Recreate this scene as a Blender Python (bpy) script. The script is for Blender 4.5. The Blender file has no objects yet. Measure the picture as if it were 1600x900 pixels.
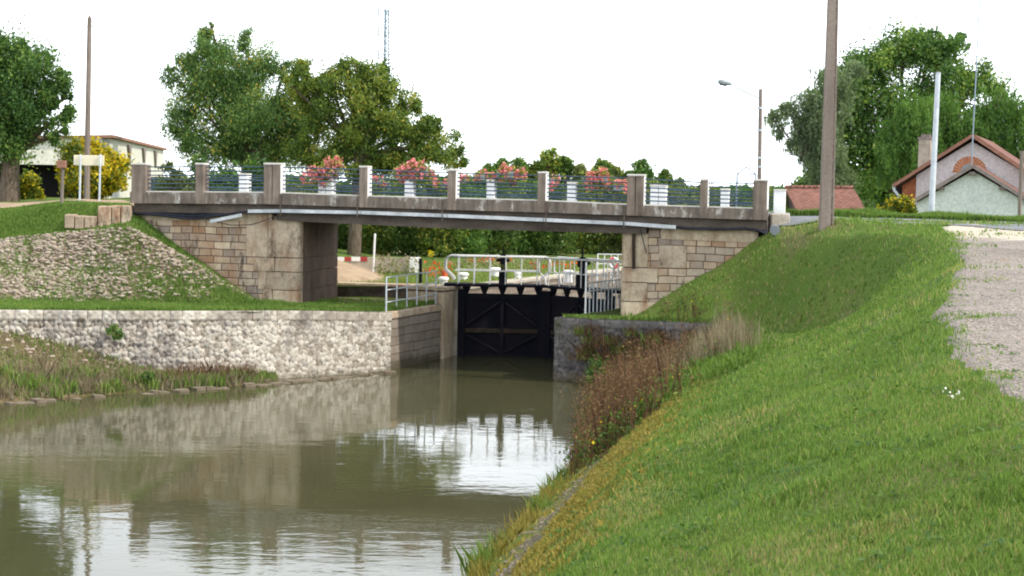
import bpy, math, random
import numpy as np
from mathutils import Vector, Matrix, noise

random.seed(7)
rng = np.random.default_rng(7)
SC = bpy.context.scene
COL = SC.collection
R = math.radians

# ------------------------------------------------------------------ camera
EYE = 5.1
F = 2537.0
PITCH = math.atan(156.0 / F)
ROLL = R(1.03)
cam_data = bpy.data.cameras.new("camera")
cam = bpy.data.objects.new("camera", cam_data)
COL.objects.link(cam)
cam.location = (0, 0, EYE)
CM = Matrix.Rotation(R(90) - PITCH, 3, 'X') @ Matrix.Rotation(ROLL, 3, 'Z')
cam.rotation_euler = CM.to_euler()
cam_data.sensor_width = 36
cam_data.lens = F / 1600 * 36
cam_data.clip_end = 5000
cam_data.dof.use_dof = True
cam_data.dof.focus_distance = 15
cam_data.dof.aperture_fstop = 7.0
SC.camera = cam

# ------------------------------------------------------------------ sky and sun
SUN_EL = 47
SUN_DIR = Vector((0.93, -0.36, 0)).normalized() * math.cos(R(SUN_EL)) + Vector((0, 0, math.sin(R(SUN_EL))))
world = bpy.data.worlds.new("World")
SC.world = world
world.use_nodes = True
wt = world.node_tree
wt.nodes.clear()
w_out = wt.nodes.new("ShaderNodeOutputWorld")
w_bg = wt.nodes.new("ShaderNodeBackground")
w_bg.inputs["Strength"].default_value = 0.115
w_sky = wt.nodes.new("ShaderNodeTexSky")
w_sky.sky_type = 'NISHITA'
w_sky.sun_disc = False
w_sky.sun_elevation = R(SUN_EL)
w_sky.sun_rotation = math.atan2(SUN_DIR.x, SUN_DIR.y)
w_tc = wt.nodes.new("ShaderNodeTexCoord")
w_map = wt.nodes.new("ShaderNodeMapping")
w_map.inputs["Scale"].default_value = (1.0, 1.0, 5.0)
w_noise = wt.nodes.new("ShaderNodeTexNoise")
w_noise.inputs["Scale"].default_value = 2.2
w_noise.inputs["Detail"].default_value = 6
w_noise.inputs["Roughness"].default_value = 0.55
w_ramp = wt.nodes.new("ShaderNodeValToRGB")
w_ramp.color_ramp.elements[0].position = 0.30
w_ramp.color_ramp.elements[0].color = (0.55, 0.55, 0.55, 1)
w_ramp.color_ramp.elements[1].position = 0.52
w_mix = wt.nodes.new("ShaderNodeMix")
w_mix.data_type = 'RGBA'
w_mix.inputs[7].default_value = (11.5, 12.2, 13.0, 1)
wt.links.new(w_tc.outputs["Generated"], w_map.inputs["Vector"])
wt.links.new(w_map.outputs["Vector"], w_noise.inputs["Vector"])
wt.links.new(w_noise.outputs["Fac"], w_ramp.inputs["Fac"])
wt.links.new(w_ramp.outputs["Color"], w_mix.inputs[0])
wt.links.new(w_sky.outputs["Color"], w_mix.inputs[6])
w_sep = wt.nodes.new("ShaderNodeSeparateXYZ")
w_gr = wt.nodes.new("ShaderNodeMapRange")
w_gr.inputs["From Min"].default_value = 0.08
w_gr.inputs["From Max"].default_value = 0.75
w_gr.inputs["To Min"].default_value = 1.9
w_gr.inputs["To Max"].default_value = 1.0
w_mul = wt.nodes.new("ShaderNodeVectorMath")
w_mul.operation = 'SCALE'
wt.links.new(w_tc.outputs["Generated"], w_sep.inputs[0])
wt.links.new(w_sep.outputs[2], w_gr.inputs["Value"])
wt.links.new(w_mix.outputs[2], w_mul.inputs[0])
wt.links.new(w_gr.outputs["Result"], w_mul.inputs["Scale"])
wt.links.new(w_mul.outputs[0], w_bg.inputs["Color"])
wt.links.new(w_bg.outputs["Background"], w_out.inputs["Surface"])

sun_data = bpy.data.lights.new("sun", 'SUN')
sun_data.energy = 4.2
sun_data.angle = R(0.8)
sun_data.color = (1.0, 0.93, 0.82)
sun = bpy.data.objects.new("sun", sun_data)
COL.objects.link(sun)
sun.location = (30, -10, 40)
sun.rotation_euler = SUN_DIR.to_track_quat('Z', 'Y').to_euler()

SC.view_settings.view_transform = 'Standard'
SC.view_settings.look = 'None'
SC.view_settings.gamma = 1
SC.view_settings.exposure = 0.0
SC.render.engine = 'CYCLES'
SC.render.resolution_x = 1024
SC.render.resolution_y = 576
SC.cycles.max_bounces = 6
SC.cycles.transparent_max_bounces = 4
SC.cycles.use_denoising = True
SC.cycles.filter_width = 1.9


def ray(px, py):
    return CM @ Vector(((px - 800) / F, (450 - py) / F, -1.0))


def U(px, py, D=None, z=None):
    """world point seen at photo pixel (1600x900) at forward distance D or height z"""
    d = ray(px, py)
    t = D / d.y if D is not None else (z - EYE) / d.z
    return Vector((d.x * t, d.y * t, EYE + d.z * t))


# ------------------------------------------------------------------ materials
def srgb(r, g, b):
    f = lambda c: ((c / 255) / 12.92 if c / 255 <= 0.04045 else ((c / 255 + 0.055) / 1.055) ** 2.4)
    return (f(r), f(g), f(b), 1)


class NT:
    def __init__(s, name):
        s.m = bpy.data.materials.new(name)
        s.m.use_nodes = True
        s.t = s.m.node_tree
        s.t.nodes.clear()
        s.out = s.n("ShaderNodeOutputMaterial")
        s.b = s.n("ShaderNodeBsdfPrincipled")
        s.l(s.b.outputs[0], s.out.inputs[0])
        s.tc = s.n("ShaderNodeTexCoord")

    def n(s, typ, **kw):
        nd = s.t.nodes.new(typ)
        for k, v in kw.items():
            setattr(nd, k, v)
        return nd

    def l(s, a, b):
        s.t.links.new(a, b)

    def noise(s, scale, detail=4, rough=0.55, vec=None, stretch=None, dist=0.0):
        nd = s.n("ShaderNodeTexNoise")
        nd.inputs["Scale"].default_value = scale
        nd.inputs["Detail"].default_value = detail
        nd.inputs["Roughness"].default_value = rough
        nd.inputs["Distortion"].default_value = dist
        v = vec or s.tc.outputs["Object"]
        if stretch:
            mp = s.n("ShaderNodeMapping")
            mp.inputs["Scale"].default_value = stretch
            s.l(v, mp.inputs["Vector"])
            v = mp.outputs["Vector"]
        s.l(v, nd.inputs["Vector"])
        return nd.outputs["Fac"]

    def ramp(s, fac, stops):
        nd = s.n("ShaderNodeValToRGB")
        e = nd.color_ramp.elements
        while len(e) < len(stops):
            e.new(0.5)
        for el, (p, c) in zip(e, stops):
            el.position = p
            el.color = c if len(c) == 4 else (*c, 1)
        s.l(fac, nd.inputs["Fac"])
        return nd.outputs["Color"]

    def mix(s, fac, a, b, blend='MIX'):
        nd = s.n("ShaderNodeMix", data_type='RGBA', blend_type=blend)
        for sock, v in ((nd.inputs[0], fac), (nd.inputs[6], a), (nd.inputs[7], b)):
            if isinstance(v, (int, float)):
                sock.default_value = v
            elif isinstance(v, tuple):
                sock.default_value = v if len(v) == 4 else (*v, 1)
            else:
                s.l(v, sock)
        return nd.outputs[2]

    def math(s, op, a, b=0.0):
        nd = s.n("ShaderNodeMath", operation=op)
        for sock, v in ((nd.inputs[0], a), (nd.inputs[1], b)):
            if isinstance(v, (int, float)):
                sock.default_value = v
            else:
                s.l(v, sock)
        return nd.outputs[0]

    def attr(s, name):
        nd = s.n("ShaderNodeAttribute", attribute_name=name)
        return nd.outputs["Fac"]

    def bump(s, h, strength=0.3, dist=0.02):
        nd = s.n("ShaderNodeBump")
        nd.inputs["Strength"].default_value = strength
        nd.inputs["Distance"].default_value = dist
        s.l(h, nd.inputs["Height"])
        s.l(nd.outputs[0], s.b.inputs["Normal"])

    def color(s, c):
        if isinstance(c, tuple):
            s.b.inputs["Base Color"].default_value = c if len(c) == 4 else (*c, 1)
        else:
            s.l(c, s.b.inputs["Base Color"])

    def set(s, rough=0.8, metal=0.0, spec=0.3):
        s.b.inputs["Roughness"].default_value = rough
        s.b.inputs["Metallic"].default_value = metal
        s.b.inputs["Specular IOR Level"].default_value = spec
        return s.m


def mottled(name, c1, c2, scale=3, rough=0.85, bump=0.3, dist=0.01, stretch=None, metal=0, spec=0.3, fine=None):
    m = NT(name)
    a = m.noise(scale, 6, 0.6, stretch=stretch)
    c = m.ramp(a, [(0.32, c1), (0.68, c2)])
    b = m.noise(fine or scale * 12, 3, 0.6)
    c = m.mix(0.35, c, m.ramp(b, [(0.3, (0.35, 0.35, 0.35)), (0.7, (1.3, 1.3, 1.3))]), 'MULTIPLY')
    m.color(c)
    m.bump(b, bump, dist)
    return m.set(rough, metal, spec)


M = {}
# concrete with vertical dark streaks and white lime runs
m = NT("weathered_concrete")
a = m.noise(1.3, 6, 0.65)
st = m.noise(5.0, 5, 0.6, stretch=(1.4, 1.4, 0.12))
c = m.ramp(a, [(0.3, srgb(106, 95, 86)), (0.7, srgb(152, 138, 126))])
c = m.mix(0.6, c, m.ramp(st, [(0.36, (0.30, 0.28, 0.27)), (0.62, (1.1, 1.08, 1.05))]), 'MULTIPLY')
f_ = m.noise(60, 3, 0.6)
c = m.mix(0.3, c, m.ramp(f_, [(0.3, (0.5, 0.5, 0.5)), (0.7, (1.3, 1.3, 1.3))]), 'MULTIPLY')
m.color(c)
m.bump(f_, 0.4, 0.01)
M['concrete'] = m.set(0.9)
m = NT("limed_concrete")
c = m.ramp(m.noise(1.3, 6, 0.65), [(0.3, srgb(92, 84, 78)), (0.7, srgb(135, 124, 113))])
st = m.noise(3.0, 6, 0.7, stretch=(1.0, 1.0, 0.5))
c = m.mix(m.ramp(st, [(0.54, (0, 0, 0)), (0.62, (0.85, 0.85, 0.85))]), c, srgb(186, 183, 178))
c = m.mix(0.55, c, m.ramp(m.noise(6, 5, 0.6, stretch=(1.2, 1.2, 0.15)), [(0.35, (0.3, 0.28, 0.27)), (0.6, (1.1, 1.08, 1.05))]), 'MULTIPLY')
m.color(c)
m.bump(m.noise(60), 0.4, 0.01)
M['kerb_concrete'] = m.set(0.9)
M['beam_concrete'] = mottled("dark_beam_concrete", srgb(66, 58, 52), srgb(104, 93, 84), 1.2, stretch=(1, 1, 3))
M['cap'] = mottled("pale_cap_concrete", srgb(190, 186, 178), srgb(214, 210, 204), 4)
M['white_paint'] = mottled("white_masonry_paint", srgb(222, 222, 220), srgb(246, 246, 244), 3, 0.7, 0.1)
M['rail_blue'] = mottled("slate_blue_rail_paint", srgb(52, 68, 84), srgb(74, 92, 110), 3, 0.5, 0.05)
M['white_metal'] = mottled("white_rail_paint", srgb(216, 218, 218), srgb(240, 241, 240), 4, 0.45, 0.05)
M['grey_metal'] = mottled("grey_rail_paint", srgb(176, 184, 190), srgb(206, 212, 216), 4, 0.45, 0.05)
M['galv'] = mottled("galvanized_channel", srgb(158, 164, 168), srgb(205, 209, 212), 2, 0.5, 0.05, stretch=(1, 1, 1), metal=0.2)
M['cable'] = mottled("black_cable_sheath", (0.012, 0.012, 0.022), (0.025, 0.025, 0.04), 3, 0.5, 0.1)
M['gate_black'] = mottled("tarred_gate_steel", (0.005, 0.006, 0.012), (0.013, 0.012, 0.017), 1.1, 0.85, 0.3, 0.01, stretch=(1, 1, .5), spec=0.12, fine=16)
M['gate_rib'] = mottled("dusty_gate_rib", (0.010, 0.012, 0.020), (0.026, 0.022, 0.022), 2, 0.85, 0.2, spec=0.12)
M['rust'] = mottled("rusty_streaked_steel", (0.022, 0.017, 0.014), (0.055, 0.036, 0.020), 3, 0.9)
M['wood_pole'] = mottled("weathered_pole_wood", srgb(98, 88, 80), srgb(140, 128, 118), 3, 0.9, 0.4, 0.01, stretch=(6, 6, 0.4))
M['conc_pole'] = mottled("pole_concrete", srgb(112, 101, 93), srgb(138, 126, 116), 1.5, 0.9, 0.3, 0.01, stretch=(2, 2, 0.3))
M['lamp_grey'] = mottled("lamp_housing_grey", srgb(120, 128, 132), srgb(150, 158, 162), 3, 0.5, 0.05)
M['glass_dark'] = mottled("dark_window_glass", (0.02, 0.025, 0.03), (0.05, 0.055, 0.06), 1, 0.1, 0.0, spec=0.6)
M['bark'] = mottled("tree_bark", srgb(72, 62, 52), srgb(118, 104, 90), 4, 0.95, 0.8, 0.04, stretch=(4, 4, 0.7), fine=20)
M['cream'] = mottled("cream_sign_panel", srgb(214, 205, 178), srgb(228, 220, 196), 4, 0.6, 0.05)
M['asphalt'] = mottled("grey_asphalt", srgb(102, 104, 108), srgb(124, 126, 130), 1.2, 0.9, 0.4, 0.01, fine=90)
M['cream_wall'] = mottled("cream_render", srgb(200, 197, 184), srgb(214, 211, 198), 0.8, 0.9, 0.1)
M['lilac_wall'] = mottled("pale_mauve_render", srgb(196, 186, 186), srgb(208, 200, 200), 0.8, 0.9, 0.15)
M['green_wall'] = mottled("pale_green_grey_render", srgb(192, 198, 192), srgb(206, 210, 204), 0.8, 0.9, 0.15)
M['dark'] = mottled("shade_black", (0.012, 0.011, 0.012), (0.02, 0.018, 0.018), 2, 0.9)  # near-black colour stands in for shade in the porch and garage openings
M['rail_edge'] = mottled("roof_edge_brown", srgb(130, 92, 76), srgb(158, 116, 98), 5)
M['grey_edge'] = mottled("grey_roof_board", srgb(120, 108, 104), srgb(146, 134, 128), 5)
M['chimney'] = mottled("pale_chimney_render", srgb(150, 140, 126), srgb(188, 176, 160), 3)
M['redbrick'] = mottled("red_brick", srgb(128, 72, 50), srgb(165, 100, 70), 6)
M['archbrick'] = mottled("arch_brick", srgb(168, 104, 70), srgb(196, 134, 92), 6)
M['orange'] = mottled("orange_plastic", srgb(186, 84, 44), srgb(206, 98, 54), 3, 0.5)
M['red'] = mottled("red_paint", srgb(160, 58, 54), srgb(178, 72, 66), 3, 0.5)
M['pink_red'] = mottled("faded_red_ring", srgb(210, 92, 92), srgb(226, 112, 108), 3, 0.5)
M['mast'] = mottled("mast_steel", srgb(128, 142, 156), srgb(150, 164, 178), 3, 0.5)
M['pvc'] = mottled("grey_drain_pipe", srgb(110, 116, 122), srgb(136, 142, 146), 3, 0.5)

# tiles
m = NT("clay_roof_tiles")
br = m.n("ShaderNodeTexBrick")
br.inputs["Scale"].default_value = 1.0
br.inputs["Brick Width"].default_value = 0.2
br.inputs["Row Height"].default_value = 0.16
br.inputs["Mortar Size"].default_value = 0.012
br.inputs["Color1"].default_value = srgb(142, 100, 88)
br.inputs["Color2"].default_value = srgb(116, 80, 68)
br.inputs["Mortar"].default_value = srgb(70, 48, 42)
m.l(m.tc.outputs["Object"], br.inputs["Vector"])
c = m.mix(0.5, br.outputs["Color"], m.ramp(m.noise(1.5, 6, 0.65), [(0.3, (0.6, 0.6, 0.62)), (0.7, (1.15, 1.1, 1.05))]), 'MULTIPLY')
m.color(c)
m.bump(br.outputs["Fac"], 0.6, -0.03)
M['tiles'] = m.set(0.9)


def block_mat(name, bw, bh, cols, mortar, msize=0.012, stain=True):
    m = NT(name)
    sx = m.n("ShaderNodeSeparateXYZ")
    m.l(m.tc.outputs["Object"], sx.inputs[0])
    u = m.math('ADD', sx.outputs[0], sx.outputs[1])
    cx = m.n("ShaderNodeCombineXYZ")
    wob = m.noise(2.0, 2)
    m.l(m.math('ADD', u, m.math('MULTIPLY', wob, 0.10)), cx.inputs[0])
    m.l(m.math('ADD', sx.outputs[2], m.math('MULTIPLY', m.noise(0.9, 1), 0.10)), cx.inputs[1])
    br = m.n("ShaderNodeTexBrick")
    br.offset_frequency = 2
    br.squash = 0.72
    br.squash_frequency = 3
    br.inputs["Scale"].default_value = 1.0
    br.inputs["Brick Width"].default_value = bw
    br.inputs["Row Height"].default_value = bh
    br.inputs["Mortar Size"].default_value = msize
    br.inputs["Mortar Smooth"].default_value = 0.3
    br.inputs["Color1"].default_value = (0, 0, 0, 1)
    br.inputs["Color2"].default_value = (1, 1, 1, 1)
    br.inputs["Mortar"].default_value = (0.5, 0.5, 0.5, 1)
    m.l(cx.outputs[0], br.inputs["Vector"])
    c = m.ramp(br.outputs["Color"], [(i / (len(cols) - 1), k) for i, k in enumerate(cols)])
    n1 = m.noise(4, 6, 0.65)
    c = m.mix(0.55, c, m.ramp(n1, [(0.3, (0.55, 0.50, 0.45)), (0.7, (1.2, 1.18, 1.12))]), 'MULTIPLY')
    if stain:
        s1 = m.noise(1.1, 6, 0.7, stretch=(1, 1, 0.5))
        c = m.mix(m.ramp(s1, [(0.50, (0, 0, 0)), (0.68, (0.7, 0.7, 0.7))]), c, srgb(152, 108, 74))
        s2 = m.noise(1.7, 6, 0.7, stretch=(1, 1, 0.35))
        c = m.mix(m.ramp(s2, [(0.56, (0, 0, 0)), (0.65, (0.88, 0.88, 0.88))]), c, srgb(60, 52, 48))
    wl = m.math('SUBTRACT', sx.outputs[2], m.math('MULTIPLY', m.noise(2.2, 4, 0.6), 0.5))
    c = m.mix(m.ramp(m.math('ADD', wl, 0.25), [(0.10, (.8, .8, .8)), (0.34, (0, 0, 0))]), c, srgb(70, 64, 46))
    c = m.mix(br.outputs["Fac"], c, mortar)
    m.color(c)
    h = m.math('SUBTRACT', m.math('MULTIPLY', n1, 0.4), br.outputs["Fac"])
    m.bump(h, 0.8, 0.03)
    return m.set(0.92)


M['ashlar'] = block_mat("abutment_ashlar", 0.50, 0.205, [srgb(160, 132, 108), srgb(192, 174, 152), srgb(150, 138, 128), srgb(204, 188, 164)], srgb(92, 70, 54))
M['throat'] = mottled("stained_shaded_masonry", srgb(74, 60, 52), srgb(122, 102, 88), 1.2, 0.9, 0.5, 0.03, stretch=(1.5, 1.5, 0.5), fine=12)  # brown stain, darkened further so the colour also carries the shade under the deck
m = NT("large_quoin_stone")
c = m.ramp(m.noise(1.6, 6, 0.65), [(0.3, srgb(156, 138, 118)), (0.7, srgb(206, 192, 172))])
c = m.mix(m.ramp(m.noise(2.2, 6, 0.7, stretch=(1, 1, 0.3)), [(0.50, (0, 0, 0)), (0.66, (0.75, 0.75, 0.75))]), c, srgb(140, 98, 66))
c = m.mix(m.ramp(m.noise(1.3, 7, 0.75, stretch=(1, 1, 0.6)), [(0.54, (0, 0, 0)), (0.64, (0.85, 0.85, 0.85))]), c, srgb(80, 68, 60))
f_ = m.noise(14, 5, 0.65)
c = m.mix(0.5, c, m.ramp(f_, [(0.3, (0.6, 0.58, 0.55)), (0.7, (1.25, 1.22, 1.2))]), 'MULTIPLY')
m.color(c)
m.bump(f_, 0.7, 0.03)
oi = m.n("ShaderNodeObjectInfo")
c = m.mix(1.0, c, m.ramp(oi.outputs["Random"], [(0, (.80, .78, .76)), (1, (1.10, 1.08, 1.04))]), 'MULTIPLY')
m.color(c)
M['quoin'] = m.set(0.92)
M['lockwall'] = block_mat("lock_wall_blocks", 0.7, 0.24, [srgb(126, 116, 106), srgb(146, 136, 126), srgb(136, 124, 112)], srgb(92, 82, 72), 0.01, False)
M['pier_stone'] = mottled("tan_pier_stone", srgb(158, 138, 114), srgb(194, 178, 154), 2.5, 0.9, 0.5, 0.03, stretch=(1.5, 1.5, 0.5), fine=10)
M['pale_stone'] = mottled("pale_cut_stone", srgb(150, 140, 126), srgb(196, 188, 174), 2.2, 0.9, 0.4, 0.02)
M['dark_wall'] = mottled("dark_damp_stone", srgb(60, 50, 46), srgb(96, 84, 76), 2.5, 0.9, 0.6, 0.03, fine=10)


def stone_mat(name, cols, gapc, grime=None, extra=None):
    """stones whose colour comes from the per-stone attribute, dirt in the joints"""
    m = NT(name)
    c = m.ramp(m.attr("tint"), [(i / (len(cols) - 1), k) for i, k in enumerate(cols)])
    n1 = m.noise(9, 5, 0.65)
    c = m.mix(0.6, c, m.ramp(n1, [(0.3, (0.55, 0.53, 0.5)), (0.7, (1.2, 1.2, 1.18))]), 'MULTIPLY')
    c = m.mix(m.ramp(m.attr("gap"), [(0.02, (1, 1, 1)), (0.16, (0, 0, 0))]), c, gapc)
    if grime:
        g = m.noise(1.0, 6, 0.7, stretch=(1, 1, 0.45))
        c = m.mix(m.ramp(g, [(0.48, (0, 0, 0)), (0.66, (0.8, 0.8, 0.8))]), c, grime)
    if extra:
        g = m.noise(2.3, 6, 0.7)
        c = m.mix(m.ramp(g, [(0.55, (0, 0, 0)), (0.68, (0.7, 0.7, 0.7))]), c, extra)
    sz = m.n("ShaderNodeSeparateXYZ")
    m.l(m.tc.outputs["Object"], sz.inputs[0])
    wl = m.math('SUBTRACT', sz.outputs[2], m.math('MULTIPLY', m.noise(2.2, 4, 0.6), 0.5))
    if name not in ("loose_pale_stones", "tan_toe_stones"):
        c = m.mix(m.ramp(wl, [(0.08, (.75, .75, .75)), (0.26, (0, 0, 0))]), c, srgb(84, 76, 56))
    m.color(c)
    m.bump(m.noise(30, 4, 0.6), 0.5, 0.015)
    return m.set(0.93)


M['rubble'] = stone_mat("pale_rubble_stones", [srgb(132, 122, 112), srgb(176, 167, 155), srgb(206, 199, 188), srgb(150, 145, 140)], srgb(80, 70, 60), grime=srgb(112, 106, 102), extra=srgb(104, 90, 74))
M['rubble_dark'] = stone_mat("dark_wing_stones", [srgb(84, 82, 84), srgb(112, 108, 106), srgb(70, 66, 68)], srgb(44, 40, 38), grime=srgb(52, 47, 46), extra=srgb(74, 76, 44))  # darker stone tones overall, with random grime patches
M['toe'] = stone_mat("tan_toe_stones", [srgb(150, 126, 96), srgb(178, 156, 124), srgb(160, 136, 104)], srgb(84, 66, 46))
M['edge_stone'] = mottled("grey_brown_edge_stone", srgb(96, 86, 72), srgb(134, 122, 104), 3)
M['loose'] = stone_mat("loose_pale_stones", [srgb(136, 122, 108), srgb(162, 148, 134), srgb(178, 166, 152), srgb(122, 104, 88)], srgb(100, 82, 66))


def leaf_mat(name, stops, trans=0.42, rough=0.6):
    m = NT(name)
    c = m.ramp(m.attr("tint"), stops)
    m.color(c)
    m.set(rough, 0, 0.25)
    tr = m.n("ShaderNodeBsdfTranslucent")
    m.l(m.mix(1.0, c, (1.3, 1.35, 0.7), 'MULTIPLY'), tr.inputs["Color"])
    mx = m.n("ShaderNodeMixShader")
    mx.inputs[0].default_value = trans
    m.l(m.b.outputs[0], mx.inputs[1])
    m.l(tr.outputs[0], mx.inputs[2])
    m.l(mx.outputs[0], m.out.inputs[0])
    return m.m


def L(r, g, b):
    return (r, g, b, 1)


M['lf_dark'] = leaf_mat("dark_green_leaves", [(0, L(0.033, 0.077, 0.024)), (.5, L(0.077, 0.159, 0.038)), (.85, L(0.153, 0.260, 0.059)), (1, L(0.283, 0.354, 0.083))])
M['lf_mid'] = leaf_mat("mid_green_leaves", [(0, L(0.044, 0.088, 0.025)), (.5, L(0.081, 0.156, 0.037)), (.85, L(0.150, 0.225, 0.050)), (1, L(0.250, 0.250, 0.062))])
M['lf_acacia'] = leaf_mat("blue_green_leaves", [(0, L(0.047, 0.100, 0.033)), (.5, L(0.118, 0.212, 0.059)), (.8, L(0.224, 0.330, 0.094)), (.93, L(0.378, 0.378, 0.094)), (1, L(0.543, 0.401, 0.071))])
M['lf_walnut'] = leaf_mat("walnut_leaves", [(0, L(0.047, 0.094, 0.021)), (.5, L(0.142, 0.212, 0.041)), (.82, L(0.271, 0.319, 0.059)), (1, L(0.425, 0.354, 0.071))])
M['lf_silver'] = leaf_mat("silvery_leaves", [(0, L(.08, .12, .06)), (.5, L(.16, .22, .12)), (1, L(.28, .34, .20))])
M['lf_willow'] = leaf_mat("willow_leaves", [(0, L(0.046, 0.103, 0.023)), (.5, L(0.098, 0.196, 0.040)), (1, L(0.184, 0.299, 0.069))])
M['lf_gold'] = leaf_mat("golden_leaves", [(0, L(.05, .09, .015)), (.35, L(.13, .17, .02)), (.6, L(.42, .34, .02)), (1, L(.75, .55, .03))])
M['lf_olive'] = leaf_mat("olive_leaves", [(0, L(0.060, 0.090, 0.026)), (.5, L(0.132, 0.168, 0.048)), (1, L(0.288, 0.300, 0.108))])
M['lf_rust'] = leaf_mat("rusty_seed_heads", [(0, L(.07, .042, .025)), (.5, L(.15, .080, .046)), (.9, L(.26, .16, .085)), (1, L(.36, .30, .09))], 0.2, 0.9)
M['lf_straw'] = leaf_mat("dry_straw_stalks", [(0, L(.14, .11, .07)), (.5, L(.26, .21, .14)), (1, L(.40, .35, .25))], 0.2, 0.9)
M['grass_blades'] = leaf_mat("grass_blades", [(0, L(.075, .125, .025)), (.45, L(.13, .225, .042)), (.78, L(.20, .30, .065)), (.92, L(.28, .32, .10)), (1, L(.36, .28, .15))], 0.3)
M['moss_blades'] = leaf_mat("mossy_blades", [(0, L(.13, .12, .03)), (.5, L(.27, .22, .05)), (1, L(.44, .35, .09))], 0.25)
M['petals'] = leaf_mat("geranium_petals", [(0, L(.55, .10, .14)), (.5, L(.74, .24, .28)), (1, L(.88, .50, .50))], 0.3)
M['petals_red'] = leaf_mat("red_petals", [(0, L(.50, .03, .01)), (.5, L(.75, .07, .015)), (1, L(.80, .20, .02))], 0.3)
M['petals_yellow'] = leaf_mat("yellow_petals", [(0, L(.55, .38, .01)), (1, L(.85, .65, .03))], 0.3)
M['petals_white'] = leaf_mat("white_petals", [(0, L(.7, .7, .68)), (1, L(.85, .85, .82))], 0.2)

# turf soil under the blades
m = NT("turf_ground")
a = m.noise(0.35, 5, 0.6, stretch=(1.4, 0.6, 1))
b = m.noise(2.2, 6, 0.7)
c = m.ramp(a, [(0.30, L(.066, .118, .024)), (0.55, L(.10, .155, .03)), (0.70, L(.16, .145, .07))])
c = m.mix(m.ramp(b, [(0.52, (0, 0, 0)), (0.72, (0.75, 0.75, 0.75))]), c, L(.13, .10, .055))
f_ = m.noise(40, 3, 0.7)
c = m.mix(0.7, c, m.ramp(f_, [(0.3, (0.4, 0.4, 0.4)), (0.7, (1.5, 1.5, 1.4))]), 'MULTIPLY')
c = m.mix(m.ramp(m.attr("moss"), [(0.1, (0, 0, 0)), (0.9, (1, 1, 1))]), c,
          m.ramp(m.noise(5, 6, 0.7), [(0.3, L(.08, .07, .03)), (0.5, L(.19, .145, .035)), (0.7, L(.11, .12, .03))]))
c = m.mix(m.ramp(m.attr("edge"), [(0.3, (0, 0, 0)), (0.7, (1, 1, 1))]), c,
          m.ramp(m.noise(12, 6, 0.75), [(0.35, L(.07, .06, .035)), (0.6, L(.17, .145, .10))]))
c = m.mix(m.ramp(m.attr("soil"), [(0.2, (0, 0, 0)), (0.8, (.9, .9, .9))]), c, m.ramp(m.noise(6, 6, 0.7), [(0.35, L(.10, .07, .045)), (0.6, L(.22, .165, .12))]))
m.color(c)
m.bump(f_, 0.8, 0.03)
M['turf'] = m.set(0.95, 0, 0.1)

m = NT("bank_ground")
a = m.noise(1.2, 6, 0.7)
c = m.ramp(a, [(0.3, L(.07, .085, .03)), (0.45, L(.12, .11, .045)), (0.58, L(.18, .13, .08)), (0.75, L(.24, .18, .12))])
f_ = m.noise(30, 3, 0.7)
c = m.mix(0.7, c, m.ramp(f_, [(0.3, (0.4, 0.4, 0.4)), (0.7, (1.5, 1.5, 1.4))]), 'MULTIPLY')
m.color(c)
m.bump(f_, 0.8, 0.03)
M['bank'] = m.set(0.95, 0, 0.1)

m = NT("pinkish_gravel")
vo = m.n("ShaderNodeTexVoronoi")
vo.inputs["Scale"].default_value = 32
m.l(m.tc.outputs["Object"], vo.inputs["Vector"])
a = m.noise(0.8, 5, 0.6)
c = m.ramp(a, [(0.3, srgb(126, 119, 113)), (0.7, srgb(152, 144, 137))])
c = m.mix(0.75, c, m.ramp(vo.outputs["Color"], [(0.15, (0.55, 0.53, 0.52)), (0.85, (1.4, 1.36, 1.33))]), 'MULTIPLY')
c = m.mix(m.ramp(m.noise(1.6, 6, 0.7), [(0.58, (0, 0, 0)), (0.72, (0.6, 0.6, 0.6))]), c, srgb(126, 112, 96))
m.color(c)
c = m.mix(m.attr('dust'), c, m.ramp(m.noise(14, 5, 0.7), [(0.3, srgb(176, 165, 148)), (0.7, srgb(206, 196, 180))]))
m.color(c)
m.bump(vo.outputs["Distance"], 0.9, 0.03)
M['gravel'] = m.set(0.95, 0, 0.15)
M['pale_gravel'] = mottled("pale_dusty_gravel", srgb(196, 184, 166), srgb(220, 210, 194), 2, 0.95, 0.5, 0.02, fine=40)
M['dirt'] = mottled("trodden_earth", srgb(140, 118, 96), srgb(172, 150, 124), 1.5, 0.95, 0.5, 0.02, fine=20)

m = NT("murky_canal_water")
m.color(m.ramp(m.noise(0.25, 3), [(0.3, L(.056, .056, .027)), (0.7, L(.074, .070, .035))]))
m.b.inputs["Roughness"].default_value = 0.035
m.b.inputs["IOR"].default_value = 1.33
m.b.inputs["Specular IOR Level"].default_value = 0.6
n1 = m.noise(1.6, 3, 0.5, stretch=(0.7, 1.6, 1), dist=0.4)
n2 = m.noise(7.0, 2, 0.5, stretch=(0.8, 1.3, 1))
n3 = m.noise(0.3, 3, 0.5)
amp = m.ramp(n3, [(0.35, (0.25, 0.25, 0.25)), (0.65, (1, 1, 1))])
h = m.math('MULTIPLY', m.math('ADD', n1, m.math('MULTIPLY', n2, 0.30)), amp)
m.bump(h, 0.16, 0.03)
M['water'] = m.m


# ------------------------------------------------------------------ mesh helpers
ORG = {}


def tag(o, label, cat, group=None):
    o['label'] = label
    o['category'] = cat
    if group:
        o['group'] = group
    return o


def thing(name, loc, label, cat, group=None, rz=0.0):
    o = bpy.data.objects.new(name, None)
    COL.objects.link(o)
    o.empty_display_size = 0.2
    o.location = loc
    o.rotation_euler = (0, 0, rz)
    tag(o, label, cat, group)
    return o


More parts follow.
